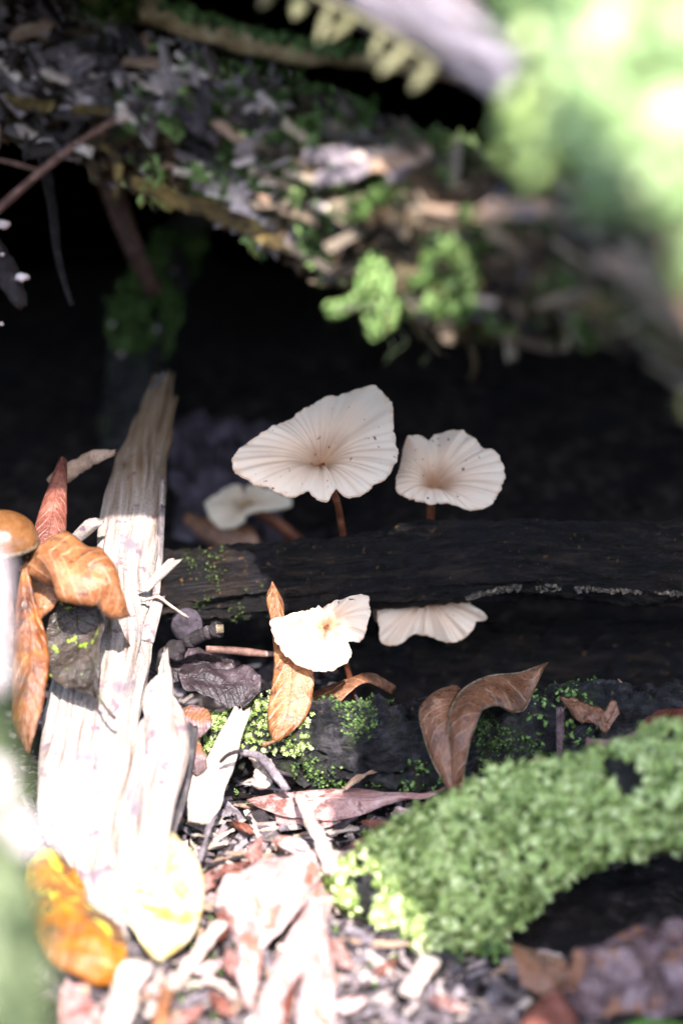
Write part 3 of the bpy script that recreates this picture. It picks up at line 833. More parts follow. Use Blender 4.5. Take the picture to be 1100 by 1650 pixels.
# mossy root in the back
ms = thing('mossy_root', 'mossy upright root blurred in the darkness behind the weathered branch', 'root', (230, 620, 57))
msb = loft('root_body', [(330, 290, 60), (270, 380, 59), (212, 450, 58), (188, 530, 57), (170, 640, 56), (165, 720, 55.5)], [(370, 310, 60), (310, 400, 59), (290, 470, 58), (262, 560, 57), (250, 650, 56), (250, 730, 55.5)], M['wet_wood'], ms, n=60, m=30, disp=craggy(.25, 1, 3, .2))
pp, nn_ = sample(msb, 700, lambda p, q: seen(p, q) and 380 < pix(p)[1] < 570 and nz(p[0], p[1], p[2] + 8) > -.1)
moss_from('moss_cover', pp, nn_, .32, M['moss'], ms)
for x, y in [(281, 436), (181, 522), (252, 530), (195, 570), (200, 583)]:
    v, f = ICO1
    make_obj('pale_speck', v * .07 + P(x, y, 55.8 if y > 500 else 57), f, M['pale_fungus'], ms)

# ------------------------------------------------------------------ near, out of focus: pale branch, fern, mossy trunk
pb = thing('pale_branch', 'bleached grey branch crossing close above the rotten log, out of focus', 'branch', (700, 80, 23))
loft('branch_body', [(380, -150, 31), (520, -90, 30.2), (640, -60, 29.5), (760, -5, 28.5), (872, 108, 27.2), (1000, 200, 26)], [(300, -70, 31), (470, 0, 30.2), (600, 60, 29.5), (740, 135, 28.5), (835, 190, 27.2), (960, 290, 26)], M['branch_pale'], pb, n=70, m=36, disp=bark(2.5, .08, .3, .1))
fe = thing('fern_frond', 'pale fern frond with small oval leaflets hanging under the bleached branch', 'fern', (600, 70, 26))
fc = path([(430, -40, 29.8), (520, 0, 29), (610, 45, 28.2), (700, 105, 27.6)], 14)
rac_ = tube('rachis', [q for q in fc[::3]] + [fc[-1]], [.05, .03], M['fern'], fe, n=20, m=6)
lt = None
for i in range(1, 14, 1):
    if i % 2 == 0: continue
    c = fc[i]
    t = unit(fc[min(i + 1, 13)] - fc[i - 1])
    dn = unit(-UP * RNG.uniform(.6, 1.0) - RT * RNG.uniform(.1, .9) + FW * RNG.uniform(-.5, .3))
    ln = RNG.uniform(.38, .7); fw_ = RNG.uniform(.07, .15)
    L_, R_, n = [], [], 8
    V = []
    sdv = unit(np.cross(dn, unit(CAM - c)))
    for q in range(n):
        u = q / (n - 1); w = fw_ * math.sin(math.pi * min(1, u * .92 + .08)) ** .6
        for v in (-1, -.4, 0.4, 1):
            V.append(c + dn * ln * u + sdv * w * v + unit(CAM - c) * (-.05 * v * v + .08 * u * u))
    o = make_obj('leaflet', np.array(V), grid_faces(n, 4, False), M['fern'], rac_, uvs=np.array([(q / 7, (v + 1) / 2) for q in range(8) for v in (-1, -.4, .4, 1)]))
    s_ = o.modifiers.new('Solidify', 'SOLIDIFY'); s_.thickness = .02 * CM

nt = thing('leaning_tree', 'leaning trunk thick with pale green moss, very close and out of focus', 'tree', np.array([6.5, 24, 0.0]))  # lower part in view; top extended out of view to shade the right side
ntb = loft('trunk_body', [np.array([4.6, 34, 36.0]), np.array([4.2, 26.5, 28.0]), np.array([3.5, 23.2, 21.5]), (915, -60, 20.6), (925, 60, 19.9), (955, 170, 19.4), (1020, 270, 19.0), (1120, 380, 18.8), (1240, 600, 18.6), (1300, 800, 18.8), np.array([6.4, 19, 5.0]), np.array([6.8, 20, -1.0])],
           [np.array([11, 34.5, 36.0]), np.array([11, 27, 28.0]), np.array([10.5, 23.6, 21.5]), (1880, -60, 20.8), (1860, 80, 20.2), (1840, 170, 19.6), (1840, 270, 19.3), (1840, 380, 19.2), (1850, 600, 19.0), (1860, 800, 19.2), np.array([12.5, 19, 5.0]), np.array([13, 20, -1.0])], M['bark_brown'], nt, n=90, m=60, depth=.45, disp=craggy(.3, .8, 2, .2))
pp, nn_ = sample(ntb, 4200, lambda p, q: p[2] > 13.2 and (p[2] > 15.2 or nz(p[0] * .8, p[1] * .8, p[2] * .8) > .08))
moss_from('moss_cover', pp, nn_, .32, M['moss_bright'], nt, rounded=1, var=.5, squash=.9)
pp, nn_ = sample(ntb, 700, lambda p, q: p[2] > 3 and p[2] < 15.5)
moss_from('moss_shoots', pp, nn_, .5, M['moss_near'], nt)
for (x0, y0, x1, y1, d, w) in [(1120, 480, 1200, 600, 18.2, 1.3), (1090, 400, 1160, 470, 18.4, 1.2)]:
    a, b = P(x0, y0, d), P(x1, y1, d)
    place_shard('bark_flake', 'tan', (a + b) / 2, np.linalg.norm(b - a), b - a, unit(CAM - a), nt)
# leafy shoots sticking out of it towards the hollow
ps = []
for (x, y, d) in [(842, 170, 20.5), (850, 210, 20.3), (868, 245, 20.1), (885, 190, 20), (905, 150, 19.8), (900, 110, 19.9), (890, 30, 20.3), (880, 60, 20.2)]:
    for _ in range(14):
        ps.append(P(x + RNG.normal() * 10, y + RNG.normal() * 16, d + RNG.normal() * .2))
moss_from('moss_sprig', np.array(ps), np.tile([-.8, -.3, .2], (len(ps), 1)), .17, M['moss_pale'], nt, rounded=1)
# dark green plant behind it at the top
bp = thing('leafy_sprig', 'dim green leafy sprig behind the bleached branch', 'plant', (800, -5, 34))
tube('stalk', [(770, 80, 34), (790, 20, 34), (800, -40, 34)], [.06, .04], M['moss_dull'], bp, n=10, m=6)
cc = np.array([P(800 + RNG.normal() * 25, -5 + RNG.normal() * 14, 34 + RNG.normal() * .4) for _ in range(46)])
moss_from('foliage', cc, np.tile([0, -.5, .8], (46, 1)), .6, M['moss'], bp)

# near left: mossy stem with pale fungi
nl = thing('mossy_sapling', 'green mossy stem with pale round fungi, very close and out of focus', 'stem', np.array([-4.2, 20, 0.0]))
nlb = loft('stem_body', [(-160, 900, 21), (-150, 1000, 20.5), (-160, 1200, 20), (-170, 1400, 19.5), (-190, 1700, 19), (-200, 2500, 19.5)], [(-60, 890, 21), (-22, 1000, 20.5), (0, 1200, 20), (36, 1400, 19.5), (78, 1680, 19), (170, 2500, 19.5)], M['moss_near'], nl, n=60, m=36, disp=craggy(.12, 1.2, 5, .08))
pp, nn_ = sample(nlb, 1500, lambda p, q: True)
moss_from('moss_cover', pp, nn_, .17, M['moss_near'], nl, rounded=1, var=.5, squash=.7)
for (x, y, d, s) in [(-26, 925, 19.6, .2), (-20, 1020, 19.4, .17), (-22, 1085, 19.2, .17), (-24, 970, 19.3, .18), (-14, 1255, 18.8, .14), (48, 1348, 18.9, .13), (5, 1310, 18.8, .1)]:
    a = P(x, y, d)
    v, f = ICO2
    vv = v * np.array([1, .8, 1.15]) * s * (1 + .15 * np.array([nz(*(q * 1.6 + y)) for q in v]))[:, None] + a
    make_obj('pale_fungus', vv, f, M['pale_fungus'], nl)

# ------------------------------------------------------------------ logs of the hollow's floor
la = thing('dark_log', 'smooth dark damp log lying level, with white mushrooms standing behind and below it', 'log', (700, 990, 42.5))
LA_T = [(150, 910, 43.2), (270, 892, 43), (400, 878, 42.9), (500, 868, 42.8), (600, 855, 42.7), (700, 845, 42.6), (800, 842, 42.5), (900, 842, 42.4), (1000, 846, 42.2), (1100, 838, 42), (1300, 830, 41.5)]
LA_B = [(150, 1000, 43.2), (270, 1004, 43), (400, 992, 42.9), (500, 986, 42.8), (600, 980, 42.7), (700, 972, 42.6), (800, 962, 42.5), (900, 968, 42.4), (1000, 976, 42.2), (1100, 980, 42), (1300, 985, 41.5)]
lab_ = loft('log_body', LA_T, LA_B, M['dark_wood'], la, n=260, m=90, disp=bark(4.5, .17, .35, .08))
cp_ = path([(752, 964, 41.62), (780, 957, 41.52), (812, 950, 41.45), (870, 948, 41.42), (950, 950, 41.38), (1020, 954, 41.28), (1110, 958, 41.12)], 460)
wd_ = np.array([.02 + .11 * abs(nz(q[0] * 1.3, 4)) for q in cp_])
cp_ = cp_ + UP * (RNG.uniform(-1, 1, (460, 1)) * wd_[:, None]) + RNG.normal(size=(460, 3)) * .015
keep_ = np.array([nz(q[0] * 2.5, 9) > -.25 for q in cp_]); cp_ = cp_[keep_] + FW * .05
fibres('pale_crust', cp_, np.tile(-FW, (len(cp_), 1)), .03, .11, M['fibre_tan'], RT, .6, la, (.3, .9), .22)
pp, nn_ = sample(lab_, 260, lambda p, q: seen(p, q) and 280 < pix(p)[0] < 460 and nz(p[0] * 1.6, p[1], p[2] * 2 + 2) > .12)
moss_from('moss_specks', pp, nn_, .045, M['moss_dull'], la, var=.6)

lc = tag(loft('sunken_log', [(560, 1030, 46), (700, 1012, 46), (850, 1005, 45.8), (1000, 1002, 45.5), (1250, 995, 45)], [(560, 1100, 46), (700, 1105, 46), (850, 1108, 45.8), (1000, 1108, 45.5), (1250, 1110, 45)], M['dark_wood'], None, n=80, m=40, disp=craggy(.1, 1.5, 7, .1)),
         'brown rotten log sunk in shadow under the dark damp log', 'log')
sb = tag(loft('bark_slab', [(285, 690, 53), (340, 676, 53), (400, 682, 52.5), (430, 690, 52)], [(310, 900, 50.5), (350, 900, 50.3), (400, 900, 50), (440, 905, 50)], M['chip_mid'], None, n=60, m=40, depth=.12, disp=craggy(.5, 1.4, 3, .3), jag=(.3, .3)),
         'mauve grey slab of bark standing behind the mushrooms', 'bark')

lb = thing('mossy_log', 'knobbly black wet log with green moss patches lying under the curled brown leaf', 'log', (600, 1270, 40))
LB_T = [(250, 1190, 40.9), (330, 1160, 40.8), (400, 1142, 40.7), (480, 1138, 40.6), (560, 1140, 40.5), (640, 1138, 40.5), (740, 1132, 40.5), (850, 1118, 40.6), (960, 1105, 40.7), (1100, 1110, 40.8), (1300, 1110, 41)]
LB_B = [(250, 1250, 40.4), (330, 1240, 40.2), (400, 1240, 40.2), (480, 1250, 40.1), (560, 1272, 40.0), (640, 1285, 40), (740, 1290, 40), (850, 1280, 40.1), (960, 1260, 40.2), (1100, 1250, 40.3), (1300, 1260, 40.5)]
lbb = loft('log_body', LB_T, LB_B, M['wet_wood'], lb, n=260, m=110, disp=craggy(.25, 2.0, 1.0, .2))
pp, nn_ = sample(lbb, 2600, lambda p, q: seen(p, q) and 470 < pix(p)[0] < 960 and nz(p[0] * 1.1, p[1] * 1.2, p[2] * 1.5) > .14)
moss_from('moss_cover', pp, nn_, .055, M['moss'], lb, var=.6)
pp, nn_ = sample(lbb, 900, lambda p, q: seen(p, q) and 320 < pix(p)[0] < 500 and pix(p)[1] < 1215)
moss_from('moss_mat', pp, nn_, .10, M['moss_pale'], lb, var=.5)
pp, nn_ = sample(lbb, 160, lambda p, q: seen(p, q) and ((840 < pix(p)[0] < 960 and pix(p)[1] < 1200) or (640 < pix(p)[0] < 715 and pix(p)[1] > 1225)))
moss_from('moss_pads', pp, nn_, .055, M['moss'], lb, rounded=1, var=.5)
for k in range(26):
    x = RNG.uniform(470, 1000); p, q = sample(lbb, 1, lambda p, q: seen(p, q) and abs(pix(p)[0] - x) < 15)
    if len(p): place_shard('bark_flake', RNG.choice(['dark', 'tan', 'twig', 'pale'], p=[.4, .3, .2, .1]), p[0] + q[0] * .03, RNG.uniform(.12, .3), None, q[0], lb)

# ------------------------------------------------------------------ weathered branch on the left
wb = thing('weathered_branch', 'bleached splintered dead branch leaning back into the hollow beside the curled leaves', 'branch', (170, 1380, 35.5))
WL = [(240, 618, 46.5), (215, 680, 45.2), (185, 760, 43.6), (160, 840, 42.3), (150, 920, 41.2), (128, 1000, 40.2), (85, 1090, 39.1), (62, 1180, 38.2), (55, 1260, 37.3), (70, 1340, 36.5), (125, 1420, 35.8), (140, 1500, 35.2)]
WR = [(288, 610, 46.5), (278, 680, 45.2), (268, 760, 43.6), (262, 840, 42.3), (250, 920, 41.2), (248, 1000, 40.2), (240, 1090, 39.1), (222, 1180, 38.2), (210, 1260, 37.3), (196, 1340, 36.5), (190, 1420, 35.8), (195, 1500, 35.2)]
def grain(s, th, w, p):
    a = math.cos(th) * w * 5
    return .07 * fbm(a, math.sin(th) * w * 3, s * .25, 5) + .04 * nz(a * 3, 0, s * .6) + .09 * nz(a * .35, 2, s * .5) - .10 * max(0, .1 - abs(nz(a * .6, 7, s * .12))) / .1
loft('wood_body', WL, WR, M['pale_wood'], wb, n=220, m=80, depth=.55, disp=grain, jag=(.35, .3))
loft('split_slab', [(258, 1058, 38.6), (234, 1125, 38.0), (218, 1200, 37.2), (205, 1290, 36.4), (190, 1400, 35.6), (180, 1500, 35)],
     [(270, 1060, 38.6), (290, 1130, 38.0), (302, 1200, 37.2), (284, 1290, 36.4), (272, 1380, 35.6), (252, 1500, 35)], M['pale_slab'], wb, n=110, m=50, depth=.4, disp=grain, jag=(.2, .3))
loft('dark_slab', [(300, 1170, 38.3), (285, 1230, 37.9), (272, 1290, 37.4), (262, 1350, 36.9)], [(318, 1180, 38.3), (312, 1230, 37.9), (302, 1290, 37.4), (285, 1350, 36.9)], M['dark_grey_wood'], wb, n=50, m=26, depth=.6, disp=grain, jag=(.1, .1))
for (x0, y0, x1, y1, d0, d1, w0, w1, mt) in [(232, 950, 278, 905, 40.2, 40.2, 9, 11, 'pale_slab'), (250, 1000, 262, 770, 40.8, 42.6, 7, 3, 'pale_slab'), (235, 1030, 256, 965, 39.6, 40, 14, 9, 'pale_slab'), (255, 905, 262, 820, 41.6, 42, 8, 4, 'dark_grey_wood'),
                                             (120, 870, 150, 842, 41.3, 41.0, 12, 16, 'pale_slab'), (268, 700, 284, 640, 45, 46, 6, 2, 'pale_wood'), (240, 640, 262, 604, 46, 46.3, 10, 5, 'dark_grey_wood')]:
    loft('splinter', [(x0 - w0, y0, d0), ((x0 + x1) / 2 - (w0 + w1) / 2, (y0 + y1) / 2, (d0 + d1) / 2), (x1 - w1, y1, d1)], [(x0 + w0, y0 + 3, d0), ((x0 + x1) / 2 + (w0 + w1) / 2, (y0 + y1) / 2 + 3, (d0 + d1) / 2), (x1 + w1, y1 + 2, d1)], M[mt], wb, n=24, m=14, depth=.5,
         disp=lambda s, th, w, p: .02 * fbm(math.cos(th) * 3, math.sin(th) * 3, s, 3), jag=(.06, .1))
st = thing('straw', 'thin bent straw sticking out from the bleached branch', 'straw', (270, 985, 40))
tube('stalk', [(228, 968, 40.0), (245, 964, 39.9), (256, 962, 39.8), (275, 976, 39.9), (303, 995, 40.2)], [.035, .035, .03], M['chip'], st, n=20, m=6)

# ------------------------------------------------------------------ white mushrooms
def polar(px_outline, c_px, d, nrm, k):
    nrm = unit(nrm)
    c = P(*c_px, d)
    X = unit(np.cross(np.array([0, 1.0, 0]) if abs(nrm[1]) < .9 else UP, nrm)); 
    X = unit(RT - nrm * (RT @ nrm)); Y = np.cross(nrm, X)
    loc = []
    q = np.array(px_outline, float)
    # resample outline linearly
    qq = np.vstack([q, q[:1]])
    dense = np.vstack([qq[i] + (qq[i + 1] - qq[i]) * t for i in range(len(q)) for t in np.linspace(0, 1, 12, endpoint=False)])
    for x, y in dense:
        r = ray(x, y)
        t = ((c - CAM) @ nrm) / (r @ nrm)
        w = CAM + r * t - c
        loc.append((w @ X, w @ Y))
    loc = np.array(loc)
    ang = np.arctan2(loc[:, 1], loc[:, 0]); rad = np.hypot(loc[:, 0], loc[:, 1])
    o = np.argsort(ang); ang, rad = ang[o], rad[o]
    aa = np.concatenate([ang - 2 * np.pi, ang, ang + 2 * np.pi]); rr = np.tile(rad, 3)
    g = np.linspace(-np.pi, np.pi, k, endpoint=False)
    return c, X, Y, nrm, g, np.interp(g, aa, rr)

def mushroom(name, label, outline, centre, d, nrm, stem, sr=(.085, .07, .08), mat='cap', funnel=.45, ridges=44, rim=.10, droop=.1, seed=0.0, ra=1.0, group='white funnel-capped mushrooms'):
    K, Rn = 264, 30
    c, X, Y, N, g, rad = polar(outline, centre, d, nrm, K)
    rad = np.convolve(np.concatenate([rad[-2:], rad, rad[:2]]), [.1, .2, .4, .2, .1], 'valid')
    base = pt(stem[-1])
    th = thing(name, label, 'mushroom', base, group)
    V = np.zeros((Rn, K, 3)); UV = np.zeros((Rn, K, 2)); NB = np.zeros((Rn, K, 3))
    for i in range(Rn):
        rho = (i / (Rn - 1)) ** .8
        for j in range(K):
            ph = g[j]
            jr = 1 + .03 * nz(ph * 9, seed) + .022 * nz(ph * 26, seed) - .05 * max(0, nz(ph * 5, seed + 3) - .35)
            r = rad[j] * rho * (1 + (jr - 1) * rho)
            ca, sa = math.cos(ph), math.sin(ph)
            h = -funnel * math.exp(-(rho / .21) ** 1.5) - funnel * .35 * math.exp(-(rho / .5) ** 2)
            rid = nz(ca * 3.2, sa * 3.2, seed + 6) * .09 + nz(ca * 7.5, sa * 7.5, seed) * .05 + .008 * math.sin(ridges * ph + 3 * nz(ca * 2, sa * 2, seed + 4)) + .02 * nz(ca * 16, sa * 16, seed + 2)
            h += ra * rid * min(1, max(0, rho - .12) * 1.7) * (.6 + .4 * rho)
            h += rim * rho ** 2 * nz(ca * 1.5, sa * 1.5, seed + 11) * 1.6 + rim * .6 * rho ** 4 * nz(ca * 4, sa * 4, seed + 17)
            h -= droop * rho ** 4
            V[i, j] = c + X * (r * ca) + Y * (r * sa) + N * h
            NB[i, j] = V[i, j] - N * (.035 + .05 * (1 - rho))
            UV[i, j] = (rho, abs(ph) / math.pi if True else 0)
    UV[:, :, 1] = (g[None] + math.pi) / (2 * math.pi)
    f = grid_faces(Rn, K, True)
    top = V.reshape(-1, 3); bot = NB.reshape(-1, 3)
    off = len(top)
    f2 = [tuple(off + q for q in reversed(x)) for x in f]
    rimf = [((Rn - 1) * K + j, off + (Rn - 1) * K + j, off + (Rn - 1) * K + (j + 1) % K, (Rn - 1) * K + (j + 1) % K) for j in range(K)]
    cp = make_obj('cap', np.vstack([top, bot]), f + f2 + rimf, M[mat], th, uvs=np.vstack([UV.reshape(-1, 2)] * 2))
    # gills
    gv, gf, gu = [], [], []
    for k in range(48):
        j = int(k * K / 48)
        for q, i in enumerate(range(5, Rn - 1, 4)):
            rho = (i / (Rn - 1)) ** .8
            dp = .14 * (1 - rho) ** .5 + .02
            gv += [NB[i, j], NB[i, j] - N * dp]; gu += [(rho, k / 48)] * 2
            if q:
                b = len(gv) - 4
                gf.append((b, b + 1, b + 3, b + 2))
    make_obj('gill_layer', np.array(gv), gf, M['gill'], cp, smooth=False, uvs=np.array(gu))
    top_c = c - N * (funnel * 1.3 + .05)
    tube('stem', [top_c + N * .08] + [pt(s) for s in stem], list(sr), M['stem'], th, n=26, m=12, disp=lambda s, t_, w, p: .008 * nz(math.cos(t_) * 3, math.sin(t_) * 3, s * 2))
    return th

CAP1 = [(373, 745), (378, 722), (395, 708), (430, 690), (470, 668), (485, 655), (510, 645), (525, 632), (545, 632), (560, 626), (585, 620), (603, 616), (620, 630), (633, 650), (634, 690), (640, 715), (641, 735), (625, 765), (613, 775),
        (603, 774), (598, 784), (580, 795), (560, 796), (549, 795), (543, 778), (538, 790), (530, 803), (518, 806), (505, 800), (498, 790), (470, 796), (450, 790), (430, 780), (412, 782), (400, 770), (385, 768), (378, 757)]
mushroom('white_mushroom', 'largest white mushroom with wavy fluted cap and dark specks, standing behind the dark log', CAP1, (517, 726), 41.6, (.03, -.62, .78), [(540, 800, 42.0), (548, 835, 42.6), (556, 880, 43.2)], funnel=.42, seed=1.0)
CAP2 = [(638, 788), (637, 770), (645, 745), (650, 710), (660, 698), (680, 697), (690, 704), (703, 690), (725, 685), (750, 692), (770, 705), (776, 717), (800, 725), (812, 745), (813, 770), (800, 798), (795, 808), (775, 815), (750, 816), (735, 810), (710, 808), (690, 806), (665, 800), (650, 796)]
mushroom('white_mushroom', 'cream fluted mushroom with a notched round cap, standing behind the dark log beside the largest', CAP2, (697, 768), 42.2, (-.02, -.66, .75), [(694, 810, 42.7), (693, 850, 43.1), (692, 885, 43.4)], funnel=.42, ridges=38, seed=5.0, sr=(.09, .09, .1))
CAP3 = [(433, 995), (450, 987), (490, 980), (510, 973), (530, 966), (555, 958), (580, 950), (594, 955), (597, 980), (592, 1000), (585, 1025), (575, 1030), (558, 1028), (563, 1040), (567, 1052), (560, 1062), (540, 1070), (510, 1075), (480, 1065), (455, 1045), (440, 1020)]
mushroom('white_mushroom', 'brilliant sunlit white mushroom in front of the dark log, over the upright tan leaf', CAP3, (524, 998), 39.9, (.0, -.58, .80), [(545, 1040, 40.3), (560, 1080, 40.9), (572, 1130, 41.4)], funnel=.22, ridges=36, seed=9.0, sr=(.07, .06, .07))
CAP4 = [(607, 985), (612, 1012), (611, 1033), (622, 1038), (635, 1040), (650, 1036), (658, 1025), (670, 1020), (688, 1022), (700, 1026), (715, 1033), (730, 1035), (745, 1030), (760, 1018), (768, 1000), (788, 996), (782, 984), (762, 980), (752, 965), (735, 945), (700, 935), (660, 935), (625, 950)]
mushroom('white_mushroom', 'white fan-shaped mushroom cap hanging out from beneath the dark log', CAP4, (686, 956), 42.9, (.05, -.86, .50), [(690, 985, 44.2), (697, 1000, 44.9), (702, 1015, 45.5)], funnel=.1, ridges=34, seed=13.0, mat='cap', rim=.16, ra=2.0)
CAP5 = [(600, 985), (603, 1000), (615, 1005), (632, 1000), (642, 985), (640, 968), (625, 962), (606, 966)]
mushroom('brown_mushroom', 'small brownish mushroom tucked behind the white fan under the dark log', CAP5, (622, 978), 43.6, (-.1, -.85, .5), [(628, 985, 44.4), (632, 1000, 45.0), (640, 1030, 45.6)], funnel=.08, ridges=24, seed=17.0, mat='gill', group=None)
CAP6 = [(328, 808), (345, 795), (372, 778), (410, 776), (440, 790), (470, 799), (466, 814), (430, 820), (405, 822), (388, 838), (372, 850), (350, 846), (335, 830)]
mushroom('pale_mushroom', 'dim blurred cream mushroom tilted over, behind the largest mushroom', CAP6, (395, 806), 48.5, (-.2, -.6, .75), [(420, 826, 48.9), (455, 850, 49.2), (500, 890, 49.6)], sr=(.15, .14, .15), funnel=.2, ridges=20, seed=21.0, mat='cap_dim', group=None)
leaf('dead_leaf', 'brown dead leaf under the blurred cream mushroom behind the dark log', [(300, 825, 50), (330, 835, 49.6), (370, 842, 49.3), (410, 850, 49)], [(310, 850, 50), (340, 880, 49.4), (380, 890, 49), (430, 890, 48.8)], M['leaf_brown'], curl=.15)

# small brown mushroom at the left
bmn = thing('brown_mushroom', 'smooth brown domed mushroom cap with a cream rim beside the orange leaf', 'mushroom', (20, 1000, 38.6))
c0 = P(2, 872, 38.3)
V = []
for i in range(16):
    a = i / 15 * math.pi / 2
    for j in range(48):
        ph = 2 * math.pi * j / 48
        rr = .70 * math.sin(a) ** .85 * (1 + .03 * nz(math.cos(ph) * 2, math.sin(ph) * 2))
        V.append(c0 + np.array([rr * math.cos(ph), rr * math.sin(ph), .56 * math.cos(a) - .05 * (i == 15)]))
make_obj('cap', np.array(V), grid_faces(16, 48, True), M['brown_cap'], bmn)
V = []
for r_, z_ in ((.71, .0), (.73, -.04), (.70, -.09), (.45, -.06), (.12, -.04)):
    for j in range(48):
        ph = 2 * math.pi * j / 48
        V.append(c0 + np.array([r_ * math.cos(ph) * (1 + .03 * nz(math.cos(ph) * 2, math.sin(ph) * 2)), r_ * math.sin(ph), z_]))
make_obj('rim', np.array(V), grid_faces(5, 48, True), M['crust'], bmn)
tube('stem', [c0 + np.array([0, 0, .02]), c0 + np.array([.03, .05, -.8]), c0 + np.array([.1, .1, -2.6])], [.10, .10, .12], M['twig'], bmn, n=14, m=10)

# ------------------------------------------------------------------ leaves
leaf('curled_leaf', 'tan glossy curled leaf arching over the dark wet leaf beside the bleached branch',
     [(48, 905, 38.8), (60, 880, 38.6), (88, 858, 38.4), (108, 852, 38.3), (140, 872, 38.2), (168, 884, 38.0), (180, 915, 38.0), (198, 955, 38.0), (198, 985, 38.1)],
     [(48, 930, 38.6), (62, 938, 38.2), (80, 940, 37.6), (92, 960, 37.4), (120, 968, 37.3), (150, 969, 37.3), (168, 972, 37.4), (176, 992, 37.6), (186, 999, 37.8)], M['leaf_tan'], curl=.2, wave=.1, roll=-.1, seed=2, rib=.014)
loft('x', [(0, 0, 20), (1, 0, 20)], [(0, 1, 20), (1, 1, 20)], None, raw=True, n=3, m=3)
leaf('wet_leaf', 'dark wet shiny leaf with green specks on the bleached branch below the curled leaf',
     [(88, 960, 38.9), (76, 1020, 38.5), (74, 1075, 38.0), (96, 1102, 37.7), (125, 1112, 37.5), (150, 1122, 37.4)],
     [(156, 972, 38.6), (166, 1000, 38.3), (165, 1030, 38.0), (160, 1060, 37.8), (156, 1090, 37.5), (155, 1122, 37.4)], M['leaf_wet'], stalk=[(154, 1112, 37.4), (165, 1132, 37.2), (178, 1150, 37.1), (187, 1158, 37.1)], curl=-.12, wave=.1, seed=4, rib=.02)
leaf('rolled_leaf', 'dark rolled edge of a leaf draped down the bleached branch beside the wet leaf', [(155, 975, 38.4), (160, 1005, 38.2), (148, 1050, 37.9), (150, 1110, 37.5)], [(158, 978, 38.3), (168, 1005, 38.0), (160, 1050, 37.7), (158, 1118, 37.4)], M['leaf_wet'], curl=.04, seed=7, parts=False)
leaf('long_leaf', 'long orange brown leaf hanging upright between the brown mushroom and the bleached branch',
     [(40, 900, 38.4), (30, 950, 38.2), (24, 1020, 37.9), (22, 1100, 37.5), (22, 1160, 37.2), (44, 1212, 36.9)], [(46, 905, 38.4), (55, 960, 38.2), (76, 1030, 37.9), (78, 1080, 37.5), (66, 1150, 37.2), (48, 1214, 36.9)], M['leaf_orange'], curl=.05, fold=.25, wave=.05, seed=8, stalk=[(43, 905, 38.4), (46, 890, 38.4), (46, 870, 38.5)])
leaf('red_leaf', 'narrow reddish leaf standing up behind the tan curled leaf', [(96, 740, 41.5), (72, 800, 41), (56, 850, 40.4), (40, 930, 39.8)], [(108, 742, 41.5), (108, 800, 41), (106, 860, 40.4), (90, 940, 39.8)], M['leaf_red'], curl=.12, seed=11)
leaf('small_leaf', 'crumpled tan leaf underside below the tan curled leaf', [(52, 930, 38.9), (55, 975, 38.7), (64, 1000, 38.6)], [(100, 945, 38.6), (90, 975, 38.5), (70, 995, 38.6)], M['leaf_tan'], curl=.1, seed=12, parts=False)
wc = tag(loft('bark_chip', [(82, 768, 43), (110, 745, 43), (150, 728, 42.8), (182, 726, 42.6)], [(88, 788, 43), (118, 772, 43), (150, 748, 42.8), (180, 736, 42.6)], M['chip_tan'], None, n=30, m=16, depth=.4, disp=craggy(.06, 2, 1, .04), jag=(.1, .1)),
         'curved brown bark chip caught on the back of the bleached branch', 'bark')
leaf('upright_leaf', 'tan spotted leaf standing upright against the dark log, behind the sunlit white mushroom',
     [(437, 942, 41.0), (429, 965, 40.8), (436, 1000, 40.6), (441, 1050, 40.2), (440, 1090, 39.9), (432, 1140, 39.6), (432, 1170, 39.4), (440, 1195, 39.2)], [(441, 942, 41.0), (456, 970, 40.8), (460, 1000, 40.6), (485, 1050, 40.2), (504, 1082, 39.9), (502, 1130, 39.6), (486, 1165, 39.4), (447, 1196, 39.2)], M['leaf_tan'],
     stalk=[(446, 1192, 39.2), (432, 1198, 39.1), (424, 1200, 39.0)], curl=.1, wave=.06, seed=14, ribmat=M['leaf_brown'])
leaf('arched_leaf', 'brown arched leaf with a frayed end on the mossy log beside the upright leaf', [(505, 1115, 41.2), (530, 1105, 41.2), (560, 1098, 41.2), (600, 1092, 41.4), (628, 1105, 41.6)], [(512, 1152, 40.6), (535, 1145, 40.4), (560, 1120, 40.3), (590, 1100, 40.6), (630, 1120, 41.4)], M['leaf_brown'], curl=.14, seed=15)
# twisted brown leaf (two halves meeting in the midrib)
tl = thing('twisted_leaf', 'large twisted brown leaf arching over the mossy log, its pointed stalk end downwards', 'leaf', (738, 1295, 38.6))
def half(L, R, mat, curl, seed, n=40, m=15, wave=.03):
    a, b = path(L, n), path(R, n)
    c, h = (a + b) / 2, (b - a) / 2
    t = unit(np.gradient(c, axis=0)); q = unit(np.cross(h, t))
    if np.sum(q * (CAM - c)) < 0: q = -q
    V, UV = [], []
    for i in range(n):
        for j in range(m):
            v = -1 + 2 * j / (m - 1)
            V.append(c[i] + h[i] * v + q[i] * (curl * (1 - v * v) + wave * nz(i * .18, v * 2, seed)))
            UV.append((i / (n - 1), .5 + .25 * (v + 1)))
    o = make_obj('blade', np.array(V), grid_faces(n, m, False), mat, tl, uvs=UV)
    s_ = o.modifiers.new('Solidify', 'SOLIDIFY'); s_.thickness = .02 * CM; s_.offset = 0
    return o
hl_ = half([(736, 1294, 38.5), (716, 1262, 38.6), (697, 1228, 38.8), (682, 1185, 39.0), (675, 1148, 39.3), (688, 1124, 39.6), (722, 1113, 39.9)], [(740, 1294, 38.5), (733, 1245, 38.5), (726, 1200, 38.6), (722, 1165, 38.8), (725, 1142, 39.0), (732, 1124, 39.2), (742, 1110, 39.5)], M['leaf_brown'], .10, 1)
